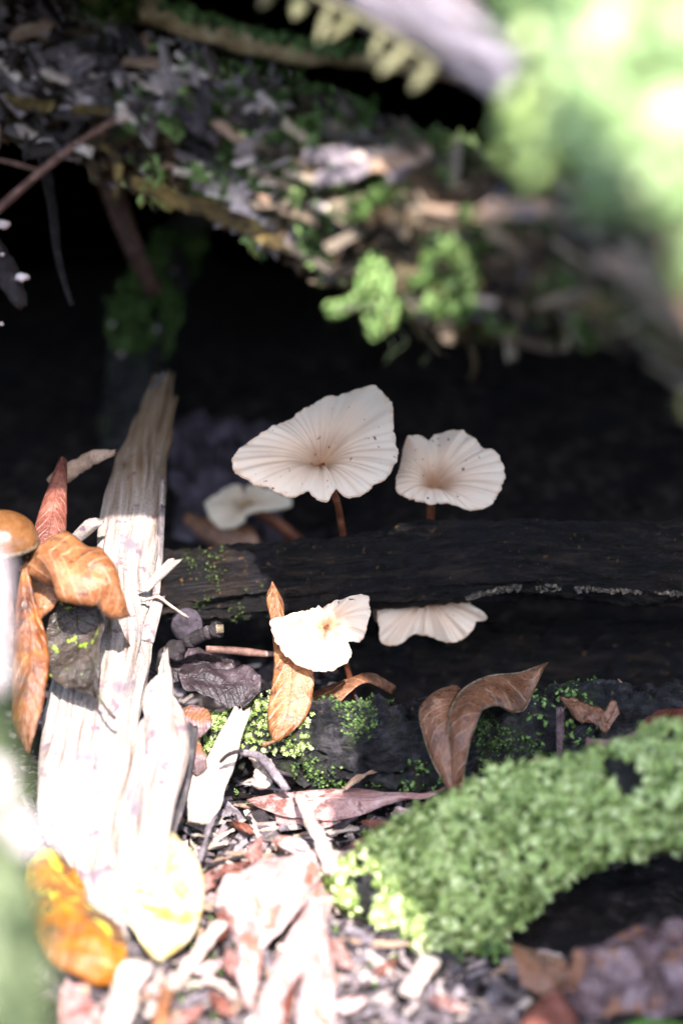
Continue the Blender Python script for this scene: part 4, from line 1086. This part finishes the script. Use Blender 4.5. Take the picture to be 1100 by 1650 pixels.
hr_ = half([(738, 1296, 38.5), (730, 1230, 38.5), (723, 1180, 38.6), (725, 1145, 38.9), (745, 1112, 39.2), (785, 1090, 39.6), (835, 1084, 40.0), (876, 1070, 40.2)], [(744, 1296, 38.5), (748, 1240, 38.2), (757, 1195, 38.1), (772, 1152, 38.2), (778, 1143, 38.5), (800, 1137, 38.9), (840, 1146, 39.4), (878, 1072, 40.2)], M['leaf_brown'], .12, 5)
tube('midrib', [(741, 1297, 38.45), (731, 1230, 38.4), (724, 1180, 38.5), (726, 1145, 38.8), (745, 1112, 39.1), (785, 1090, 39.5), (835, 1084, 39.9), (876, 1070, 40.15)], [.035, .03, .02, .012], M['crust'], tl, n=50, m=6)
tube('margin', [(744, 1296, 38.45), (748, 1240, 38.15), (757, 1195, 38.05), (772, 1152, 38.15), (778, 1143, 38.45), (800, 1137, 38.85), (840, 1146, 39.35), (860, 1112, 39.8)], [.014, .012], M['crust'], hr_, n=50, m=5)
tube('margin', [(736, 1294, 38.48), (716, 1262, 38.55), (697, 1228, 38.75), (682, 1185, 38.95), (675, 1148, 39.25), (688, 1124, 39.55)], [.014, .012], M['crust'], hl_, n=40, m=5)

leaf('crumpled_leaf', 'crumpled brown leaf curled over the shaded end of the mossy log', [(905, 1128, 39.9), (930, 1130, 39.7), (955, 1140, 39.5), (975, 1142, 39.4), (992, 1130, 39.4)], [(908, 1135, 39.8), (930, 1160, 39.3), (955, 1165, 39.1), (975, 1180, 39.0), (998, 1150, 39.2)], M['leaf_brown'], curl=.15, wave=.12, seed=16, parts=False)
leaf('hanging_leaf', 'narrow brown leaf strip hanging down the mossy log from the crumpled leaf', [(895, 1140, 39.4), (896, 1180, 39.2), (895, 1225, 39.2)], [(908, 1140, 39.4), (908, 1180, 39.2), (903, 1228, 39.2)], M['leaf_mauve'], curl=.04, seed=17, parts=False)
leaf('pink_leaf', 'dull pink leaf edge sticking up behind the moss mound', [(945, 1190, 37.5), (970, 1192, 37.4), (1000, 1188, 37.3), (1030, 1176, 37.2)], [(945, 1235, 36.6), (975, 1230, 36.5), (1005, 1225, 36.4), (1035, 1195, 36.8)], M['leaf_pink'], curl=.1, seed=18)
leaf('brown_leaf', 'pointed dark brown leaf tip standing behind the moss mound', [(828, 1256, 38.2), (845, 1232, 38.2), (868, 1218, 38.2), (890, 1228, 38.0)], [(835, 1262, 37.8), (850, 1258, 37.6), (868, 1255, 37.5), (892, 1240, 37.7)], M['leaf_brown'], curl=.08, seed=19, parts=False)
leaf('red_brown_leaf', 'blurred red brown leaf behind the pink leaf at the mossy log', [(1030, 1168, 39.4), (1060, 1145, 39.4), (1100, 1140, 39.4)], [(1035, 1195, 39.0), (1065, 1190, 38.9), (1110, 1175, 38.9)], M['leaf_red'], curl=.12, seed=20)
leaf('flat_leaf', 'long pinkish brown leaf lying flat in front of the mossy log', [(400, 1290, 'g', .3), (470, 1276, 'g', .5), (540, 1270, 'g', .55), (620, 1276, 'g', .5), (680, 1278, 'g', .55), (722, 1270, 'g', .7)], [(405, 1296, 'g', .3), (450, 1315, 'g', .3), (510, 1322, 'g', .3), (565, 1318, 'g', .3), (640, 1292, 'g', .5), (722, 1274, 'g', .7)], M['leaf_pink'], curl=.08, fold=.12, wave=.06, seed=21, rib=.03)
leaf('torn_leaf', 'torn pink leaf piece beneath the long flat leaf', [(440, 1302, 'g', .2), (490, 1296, 'g', .35), (550, 1290, 'g', .35)], [(445, 1325, 'g', .15), (500, 1332, 'g', .2), (548, 1328, 'g', .2)], M['leaf_pink'], curl=.1, wave=.1, seed=22, parts=False)
leaf('little_leaf', 'small mauve leaf scrap standing by the forked twig', [(452, 1255, 'g', .2), (475, 1240, 'g', .6), (500, 1226, 'g', .9)], [(462, 1270, 'g', .1), (485, 1258, 'g', .3), (503, 1235, 'g', .8)], M['leaf_mauve'], curl=.06, seed=23, parts=False)
leaf('amber_leaf', 'amber leaf spotted yellow and green, folded along its midrib beside the mossy stem',
     [(46, 1392, 'g', 1.0), (42, 1440, 'g', 1.0), (58, 1500, 'g', .9), (95, 1555, 'g', .7), (150, 1586, 'g', .5), (186, 1586, 'g', .4)], [(90, 1372, 'g', .9), (112, 1420, 'g', .9), (150, 1460, 'g', .9), (188, 1490, 'g', .8), (203, 1525, 'g', .7), (196, 1584, 'g', .4)], M['leaf_amber'], curl=.1, fold=.35, wave=.1, seed=24, rib=.03)
leaf('orange_leaf', 'orange torn leaf behind the amber folded leaf', [(60, 1378, 'g', .5), (95, 1368, 'g', .6), (130, 1400, 'g', .6), (140, 1440, 'g', .5)], [(60, 1400, 'g', .6), (85, 1420, 'g', .6), (110, 1445, 'g', .6), (138, 1452, 'g', .5)], M['leaf_amber'], curl=.08, wave=.08, seed=31, parts=False)
leaf('cream_leaf', 'broad pale yellow leaf with orange margin lying in full sun below the bleached branch',
     [(272, 1345, 'g', .8), (236, 1375, 'g', .9), (208, 1415, 'g', .9), (200, 1460, 'g', .8), (222, 1510, 'g', .6), (250, 1548, 'g', .4)], [(280, 1345, 'g', .8), (310, 1375, 'g', .8), (328, 1415, 'g', .7), (326, 1465, 'g', .6), (305, 1515, 'g', .5), (258, 1552, 'g', .4)], M['leaf_cream'], curl=.15, wave=.08, seed=25, stalk=[(276, 1345, 'g', .8), (282, 1330, 'g', .7), (292, 1318, 'g', .6)])
leaf('pale_leaf', 'large pale pink leaf lying crumpled in full sun on the litter', [(346, 1462, 'g', .2), (366, 1418, 'g', .5), (415, 1386, 'g', .7), (470, 1370, 'g', .7), (508, 1378, 'g', .6), (536, 1394, 'g', .4)], [(350, 1470, 'g', .2), (396, 1536, 'g', .3), (442, 1505, 'g', .5), (472, 1478, 'g', .6), (514, 1438, 'g', .4), (538, 1400, 'g', .3)], M['leaf_pale_pink'], curl=.1, fold=.12, wave=.26, seed=26.7, n=44, m=23)
for k, (lab, L_, R_, mt) in enumerate([
    ('narrow pink leaf pointing down from the large pale leaf in the sun', [(500, 1440, 'g', .5), (480, 1480, 'g', .6), (450, 1540, 'g', .6), (420, 1610, 'g', .5), (410, 1700, 'g', .4)], [(535, 1445, 'g', .3), (525, 1490, 'g', .4), (490, 1560, 'g', .5), (455, 1620, 'g', .4), (450, 1710, 'g', .3)], 'leaf_pale_pink'),
    ('reddish leaf strip in the litter under the narrow pink leaf', [(470, 1540, 'g', .2), (445, 1600, 'g', .3), (430, 1680, 'g', .3)], [(500, 1550, 'g', .2), (470, 1610, 'g', .2), (455, 1690, 'g', .2)], 'leaf_red'),
    ('spoon-shaped white leaf lying beside the red leaf strip', [(400, 1470, 'g', .4), (380, 1530, 'g', .6), (386, 1590, 'g', .5), (402, 1630, 'g', .3)], [(408, 1470, 'g', .4), (420, 1530, 'g', .6), (414, 1585, 'g', .5), (404, 1631, 'g', .3)], 'leaf_pale_pink'),
    ('pale pink leaf at the bottom beside the reddish leaf strip', [(500, 1500, 'g', .5), (490, 1560, 'g', .5), (480, 1640, 'g', .4), (480, 1700, 'g', .3)], [(520, 1505, 'g', .4), (535, 1560, 'g', .4), (540, 1640, 'g', .3), (530, 1710, 'g', .2)], 'leaf_pale_pink'),
    ('dull pink leaf lying below the amber folded leaf', [(100, 1590, 'g', .3), (95, 1640, 'g', .3), (110, 1720, 'g', .2)], [(130, 1590, 'g', .3), (165, 1640, 'g', .3), (170, 1720, 'g', .2)], 'leaf_pink')]):
    leaf('fallen_leaf', lab, L_, R_, M[mt], curl=.06, fold=.25, wave=.16, seed=40 + k)
leaf('mauve_leaf', 'broad glossy mauve leaf lying in the dark below the moss mound', [(1160, 1478, 'g', 1.0), (1090, 1488, 'g', 1.2), (1030, 1490, 'g', 1.1), (975, 1516, 'g', 1.2), (935, 1540, 'g', .9), (914, 1588, 'g', .6)], [(1170, 1660, 'g', .4), (1090, 1634, 'g', .6), (1040, 1650, 'g', .3), (1000, 1628, 'g', .6), (955, 1646, 'g', .3), (918, 1600, 'g', .5)], M['leaf_mauve'], curl=.16, fold=.1, wave=.32, seed=27, n=50, m=25)
leaf('tan_leaf', 'tan brown leaf corner poking out under the moss mound beside the mauve leaf', [(820, 1520, 'g', .8), (860, 1532, 'g', .8), (912, 1545, 'g', .7)], [(840, 1590, 'g', .4), (880, 1605, 'g', .4), (915, 1590, 'g', .4)], M['leaf_brown'], curl=.1, seed=28)
leaf('dark_red_leaf', 'dark red leaf at the lower edge under the mauve leaf', [(880, 1600, 'g', .6), (850, 1630, 'g', .5), (820, 1690, 'g', .3)], [(905, 1610, 'g', .5), (930, 1640, 'g', .4), (930, 1700, 'g', .3)], M['leaf_red'], curl=.12, seed=29)
leaf('green_leaf', 'fresh green leaf at the lower edge in front of the mauve leaf', [(985, 1660, 'g', .8), (1040, 1643, 'g', .9), (1120, 1655, 'g', .9)], [(1000, 1700, 'g', .6), (1050, 1710, 'g', .6), (1130, 1700, 'g', .7)], M['leaf_green'], curl=.1, seed=30)
leaf('dark_leaf', 'dark rotten leaf with a ragged edge lying between the bleached branch and the upright leaf', [(285, 1085, 40.9), (320, 1075, 40.9), (360, 1078, 40.8), (400, 1075, 40.9), (420, 1090, 40.9)], [(295, 1110, 40.3), (330, 1120, 40.1), (365, 1135, 40), (395, 1140, 40), (420, 1115, 40.3)], M['leaf_dark'], curl=.1, wave=.13, seed=33, holes=.1)
leaf('dark_leaf', 'dark curled leaf behind the ragged rotten leaf at the foot of the bleached branch', [(262, 1060, 41.6), (300, 1045, 41.6), (340, 1055, 41.5), (375, 1065, 41.4)], [(270, 1100, 40.8), (300, 1095, 40.7), (340, 1090, 40.7), (380, 1080, 41)], M['leaf_dark'], curl=.06, wave=.12, seed=34)
leaf('grey_leaf', 'flat mauve grey leaf piece between the bleached branch and the white wood chip', [(290, 1140, 39.9), (310, 1135, 39.9), (335, 1145, 39.7), (342, 1165, 39.5)], [(290, 1185, 39.2), (305, 1195, 39.0), (322, 1190, 39.1), (340, 1172, 39.3)], M['leaf_mauve'], curl=.08, seed=35, parts=False)
leaf('mauve_scrap', 'small folded mauve leaf scrap at the edge of the bleached branch above the wood chip', [(302, 1195, 39.0), (318, 1190, 38.9), (330, 1215, 38.7)], [(305, 1240, 38.4), (318, 1250, 38.3), (334, 1240, 38.4)], M['leaf_mauve'], curl=.06, seed=36, parts=False)

# stubby cut twig and red twig by the branch
cs = thing('stub_twig', 'dark stubby twig with a pale broken end pointing out beside the bleached branch', 'twig', (290, 1050, 40.6))
sh_ = tube('shaft', [(250, 1068, 41.2), (280, 1050, 40.8), (305, 1034, 40.5), (328, 1022, 40.3), (352, 1014, 40.1)], [.20, .19, .14, .12, .13], M['twig_dark'], cs, n=40, m=16, disp=craggy(.09, 5, 3, .06), jag=(0, .03))
loft('broken_end', [(348, 1006, 40.0), (360, 1006, 40.0)], [(349, 1022, 40.0), (361, 1020, 40.0)], M['crust'], sh_, n=6, m=12, depth=.9)
o = tube('red_twig', [(332, 1046, 41.5), (370, 1048, 41.6), (410, 1052, 41.6), (450, 1055, 41.7)], [.07, .08, .08, .05], M['twig'], None, n=20, m=9, disp=lambda s, th, w, p: .015 * fbm(s * 2, th))
tag(o, 'reddish brown twig lying level behind the upright tan leaf', 'twig')
o = make_obj('pebble', ICO2[0] * np.array([.35, .3, .4]) * (1 + .12 * np.array([nz(*(q * 1.3)) for q in ICO2[0]]))[:, None] + P(302, 1008, 42.3), ICO2[1], M['chip_mid'])
tag(o, 'smooth grey rounded stone behind the stubby dark twig', 'stone')

# white wood chip and other pieces you can name
wchip = tag(loft('wood_chip', [(372, 1150, 39.3), (352, 1185, 39.0), (332, 1225, 38.6), (308, 1250, 38.4), (302, 1285, 38.0), (303, 1322, 37.7)], [(402, 1152, 39.3), (390, 1185, 39.0), (378, 1235, 38.6), (364, 1270, 38.4), (356, 1300, 38.0), (340, 1325, 37.7)], M['chip'], None, n=50, m=26, depth=.22, disp=lambda s, th, w, p: .03 * fbm(math.cos(th) * 2.5, math.sin(th) * 2, s * .6, 3), jag=(.16, .06)),
            'large white splintered wood chip leaning on the mossy log beside the bleached branch', 'wood chip')
ft = thing('forked_twig', 'pale forked twig on the litter in front of the upright leaf', 'twig', (440, 1240, 39.3))
tube('shaft', [(388, 1212, 39.2), (410, 1216, 39.0), (428, 1228, 38.9), (445, 1250, 38.8), (462, 1272, 38.7)], [.06, .07, .09, .09, .07], M['chip_grey'], ft, n=24, m=9, disp=lambda s, th, w, p: .02 * fbm(s * 3, th), jag=(.05, .05))
tube('fork', [(415, 1218, 38.95), (440, 1240, 39.1), (470, 1250, 39.2)], [.05, .04], M['twig_dark'], ft, n=12, m=8)
o = tube('curved_twig', [(355, 1228, 38.2), (365, 1218, 38.1), (378, 1212, 38.1), (390, 1210, 38.2)], [.035, .05, .04], M['twig_dark'], None, n=16, m=8)
tag(o, 'short curved dark twig resting on the white wood chip', 'twig')
o = loft('fungus_lump', [(398, 1215, 39.6), (408, 1232, 39.4), (402, 1262, 39.0)], [(436, 1222, 39.6), (440, 1245, 39.4), (430, 1270, 39.0)], M['chip'], None, n=30, m=24, depth=.6, disp=craggy(.12, 3, 2, .12), taper=(5, 5))
tag(o, 'cream crumbly lump of wood behind the pale forked twig', 'wood')
for (nm, lab, x0, y0, x1, y1, w0, w1, h, mt, cat) in [
    ('wood_sliver', 'long pale bark sliver lying across the litter, over the long flat leaf', 480, 1280, 535, 1400, 8, 14, .75, 'chip', 'wood sliver'),
    ('wood_sliver', 'straight cream sliver lying in the litter near the moss mound', 545, 1385, 640, 1352, 9, 7, .3, 'chip', 'wood sliver'),
    ('bark_stick', 'pale stick lying crosswise beside the broad yellow leaf', 280, 1590, 355, 1490, 13, 11, .5, 'chip', 'stick'),
    ('wood_sliver', 'orange tan splinter leaning on the foot of the mossy log', 558, 1268, 600, 1244, 5, 4, .8, 'chip_tan', 'wood sliver'),
    ('grey_stick', 'grey weathered stick lying below the white wood chip', 395, 1262, 480, 1285, 6, 5, .5, 'chip_grey', 'stick'),
    ('grey_stick', 'thin violet grey stick standing by the white wood chip', 322, 1385, 352, 1290, 4, 6, .6, 'chip_grey', 'stick'),
    ('pale_stick', 'broad pale stick at the lower edge beside the amber leaf', 180, 1680, 215, 1560, 22, 24, .6, 'chip', 'stick'),
    ('orange_stick', 'orange brown stick at the lower edge beside the broad pale stick', 255, 1680, 272, 1590, 12, 10, .4, 'leaf_tan', 'stick'),
    ('pale_chip', 'white angular wood chip on the dark litter below the moss mound', 660, 1600, 692, 1550, 16, 18, .35, 'chip', 'wood chip')]:
    a, b = G(x0, y0, h), G(x1, y1, h)
    ax = unit(b - a); sd = unit(np.cross(ax, np.array([0, 0, 1.0])))
    s0, s1 = w0 / FPX * pix(a)[2], w1 / FPX * pix(b)[2]
    mid = (a + b) / 2 + np.array([0, 0, .05])
    o = loft(nm, [a - sd * s0, mid - sd * (s0 + s1) / 2, b - sd * s1], [a + sd * s0, mid + sd * (s0 + s1) / 2, b + sd * s1], M[mt], None, n=30, m=16, depth=.45, disp=lambda s, th, w, p: .05 * fbm(p[0] * 2.5, p[1] * 2.5, p[2] * 2.5, 4), jag=(.1, .12))
    tag(o, lab, cat)
o = make_obj('dark_pebble', ICO2[0] * np.array([.24, .2, .17]) * (1 + .3 * np.array([nz(*(q * 2.2)) for q in ICO2[0]]))[:, None] + G(416, 1318, .12), ICO2[1], M['twig_dark'])
tag(o, 'blue black lump of charred wood in the pale chips below the flat leaf', 'wood')

FR = [(372, 1400, 30, 62, .5), (410, 1372, 80, 54, .6), (470, 1362, -20, 70, .7), (352, 1500, 60, 74, .4), (382, 1560, -75, 80, .4), (330, 1560, 20, 56, .3), (520, 1470, 70, 66, .3), (548, 1540, -60, 72, .3), (436, 1640, 85, 80, .5),
      (356, 1620, -50, 64, .3), (300, 1640, 40, 70, .3), (560, 1620, 15, 60, .2), (610, 1330, -15, 58, .4), (580, 1360, 30, 46, .3), (660, 1310, 8, 60, .4), (392, 1335, -35, 44, .3), (336, 1420, 75, 50, .3), (250, 1600, -30, 60, .3), (620, 1560, 50, 48, .2), (720, 1620, -20, 66, .3)]
FL = ['under the crumpled pale leaf', 'on the crumpled pale leaf', 'between the crumpled pale leaf and the long flat leaf', 'touching the spoon-shaped leaf', 'beside the spoon-shaped leaf', 'between the crosswise stick and the spoon-shaped leaf', 'beside the narrow pink leaf tip',
      'along the narrow pink leaf', 'over the reddish leaf strip', 'below the crosswise pale stick', 'beside the broad pale stick', 'in the dark bits right of the pink leaves', 'below the curled brown leaf by the moss mound', 'between the moss mound and the bark sliver',
      'at the tip of the moss mound', 'between the charred lump and the wood chip', 'beside the broad yellow leaf', 'below the broad yellow leaf', 'below the blunt end of the moss mound', 'beyond the white angular chip']
for k, ((x, y, ang, ln, h), w_) in enumerate(zip(FR, FL)):
    a_ = math.radians(ang); dx, dy = math.cos(a_) * ln / 2, -math.sin(a_) * ln / 2 * .75
    sx, sy = math.sin(a_) * ln * .2, math.cos(a_) * ln * .2 * .75
    e0, e1 = (x - dx, y - dy, 'g', h * .6), (x + dx, y + dy, 'g', h)
    q = RNG.uniform(.7, 1.2, 4)
    leaf('leaf_fragment', ('dull red' if k % 3 == 0 else 'pinkish brown' if k % 3 == 1 else 'pale pink') + ' torn leaf fragment lying ' + w_,
         [e0, (x - dx * .4 - sx * q[0], y - dy * .4 - sy * q[0], 'g', h), (x + dx * .4 - sx * q[1], y + dy * .4 - sy * q[1], 'g', h * 1.2), e1],
         [e0, (x - dx * .4 + sx * q[2], y - dy * .4 + sy * q[2], 'g', h * .7), (x + dx * .4 + sx * q[3], y + dy * .4 + sy * q[3], 'g', h * .8), e1],
         M[('leaf_red', 'leaf_rose', 'leaf_pale_pink')[k % 3]], curl=.06, fold=.2, wave=.12, seed=60 + k, n=18, m=9, rib=.012, group='torn leaf fragments in the litter')

# ------------------------------------------------------------------ moss mound on the right
mm = thing('moss_mound', 'branch thickly covered with bright green rounded moss lying in front of the mossy log', 'moss', (760, 1520, 35.6))
MT = [(535, 1425, 36.6), (580, 1395, 36.4), (650, 1345, 36.2), (740, 1298, 35.9), (850, 1262, 35.5), (960, 1225, 35.1), (1050, 1196, 34.7), (1200, 1150, 34.2), (1400, 1080, 33.5)]
MB_ = [(550, 1450, 36.2), (615, 1490, 35.6), (690, 1520, 35.2), (770, 1518, 34.9), (850, 1440, 34.7), (960, 1380, 34.4), (1060, 1370, 34.1), (1200, 1345, 33.6), (1400, 1300, 33)]
mmb = loft('branch_core', MT, MB_, M['wet_wood'], mm, n=120, m=60, depth=.75, disp=craggy(.2, 1.1, 6, .15), taper=(6, 0))
pp, nn_ = sample(mmb, 6200, lambda p, q: (q[2] > -.35) and seen(p, q + np.array([0, -.25, .25])) and nz(p[0] * 1.1, p[1] * 1.1, p[2] * 1.1 + 3) > -.42 and pix(p)[0] < 1250)
pp = pp + nn_ * (RNG.uniform(.0, .12, (len(pp), 1)) + np.array([[.22 * max(0, nz(q[0] * 2.2, q[1] * 2.2, q[2] * 2.2))] for q in pp]))
moss_from('moss_cushion', pp, nn_, .092, M['moss_pale'], mm, rounded=1, var=.45, squash=1.1, up=.3)
pp2 = pp[::5] + nn_[::5] * .05
moss_from('moss_shoots', pp2, nn_[::5], .17, M['moss_pale'], mm, up=.6)
for (x, y, d) in [(720, 1545, 34.7), (800, 1530, 34.5), (655, 1500, 35.2), (570, 1460, 36)]:
    cc = np.array([P(x + RNG.normal() * 14, y + RNG.normal() * 10, d + RNG.normal() * .1) for _ in range(16)])
    moss_from('moss_tuft', cc, np.tile([0, -.5, .6], (16, 1)), .2, M['moss'], mm)

# ------------------------------------------------------------------ litter on the floor
def in_lit(x, y):
    if y < 1235 or y > 1690: return False
    if x < 300 and y < 1440: return False
    if y < 1290 and x > 420: return False
    if x > 560 and y < 1520 - max(0, (640 - x)) * .4 and y > 1380 - (x - 560) * .4: return False
    if x > 730 and y < 1560: return False
    return True
LAND = [('the white leaning wood chip', 330, 1300), ('the long flat pink leaf', 520, 1310), ('the forked twig', 440, 1250), ('the moss mound', 620, 1480), ('the broad yellow leaf', 280, 1470),
        ('the crumpled pale leaf', 450, 1430), ('the narrow pink leaf', 480, 1560), ('the spoon-shaped leaf', 390, 1570), ('the mauve leaf', 960, 1600), ('the tan leaf corner', 840, 1580), ('the amber leaf', 150, 1590),
        ('the white angular chip', 680, 1580), ('the broad pale stick', 220, 1630), ('the charred lump', 416, 1330), ('the crosswise pale stick', 320, 1540), ('the dark red leaf', 800, 1640), ('the long bark sliver', 510, 1360), ('the mossy log', 620, 1300)]
groups = {'pale': ('wood_chip', 'small pale splintered wood chip lying in the forest floor litter', 'wood chip', 'pale chips in the litter'),
          'sliver': ('wood_sliver', 'thin cream wood sliver lying in the forest floor litter', 'wood sliver', 'cream slivers in the litter'),
          'tan': ('bark_chip', 'small tan bark chip lying in the forest floor litter', 'bark chip', 'tan bark chips in the litter'),
          'sliver_tan': ('bark_sliver', 'thin tan bark sliver lying in the forest floor litter', 'bark sliver', 'tan slivers in the litter'),
          'grey': ('grey_chip', 'small violet grey wood chip lying in the forest floor litter', 'wood chip', 'grey chips in the litter'),
          'dark': ('dark_chip', 'small blackish bark piece lying in the forest floor litter', 'bark piece', 'dark bark pieces in the litter'),
          'twig': ('small_twig', 'thin dark broken twig lying in the forest floor litter', 'twig', 'thin twigs in the litter')}
made, tries = 0, 0
while made < 290 and tries < 5000:
    tries += 1
    x, y = RNG.uniform(-10, 1110), RNG.uniform(1235, 1690)
    if not in_lit(x, y): continue
    if x > 560 and RNG.random() < .35: continue
    sunny = x < 640 and y < 1420
    kind = RNG.choice(['pale', 'sliver', 'tan', 'sliver_tan', 'grey', 'dark', 'twig'], p=[.22, .24, .08, .08, .18, .10, .10] if sunny else [.08, .05, .08, .06, .36, .27, .10])
    sz = RNG.uniform(.35, 1.15) if 'sliver' in kind or kind == 'twig' else RNG.uniform(.25, .7)
    p = G(x, y, 0) + np.array([0, 0, .06 + RNG.uniform(0, .16)])
    nm, lab, cat, grp = groups[kind]
    o = place_shard(nm, kind, p, sz, np.array([RNG.normal(), RNG.normal() * .8, RNG.normal() * .15]), np.array([RNG.normal() * .3, RNG.normal() * .3 - .15, 1]))
    lm = min(LAND, key=lambda q: (q[1] - x) ** 2 + ((q[2] - y) * 1.6) ** 2)[0]
    big = ('larger ' if sz > .62 else 'short ') if 'liver' in kind or kind == 'twig' else ('larger ' if sz > .48 else '')
    lab = big + lab.replace('small ', '' if big else 'small ').replace('lying in the forest floor litter', 'in the litter beside ' + lm)
    tag(o, lab, cat, grp)
    made += 1

# bits of soil and rot: nobody could count them
def litter_bits(name, k, lo, hi, mat, region, lab, ratio, mean):
    pos = []
    while len(pos) < k:
        x, y = RNG.uniform(-160, 1260), RNG.uniform(1000, 1740)
        if region(x, y):
            p = G(x, y, 0)
            pos.append((p[0], p[1], p[2] + RNG.uniform(-.01, .09)))
    o = fibres(name, np.array(pos), np.tile([0, 0, 1.0], (k, 1)), lo, hi, mat, None, 1.0, None, ratio, mean)
    tag(o, lab, None, kind='stuff')
litter_bits('rotten_litter', 5200, .08, .45, M['fibre'], lambda x, y: y > (1150 if x > 540 else 1060) and not (x > 740 and y < 1545), 'dark rotten wood bits strewn over the forest floor', (.25, .8), .45)
litter_bits('pale_litter', 1500, .07, .5, M['fibre_pale'], lambda x, y: y > 1215 and x < 900 and not (x > 700 and y < 1545), 'pale crumbled wood bits strewn over the sunlit floor', (.15, .7), .5)
pos = np.array([G(RNG.uniform(250, 700), RNG.uniform(1240, 1690), .05) for _ in range(150)])
o = moss_from('ground_moss', pos, np.tile([0, 0, 1.0], (150, 1)), .13, M['moss'], None)
tag(o, 'tiny green moss shoots scattered in the litter', None, kind='stuff')

for o in bpy.data.objects:
    if '_o' in o.keys(): del o['_o']
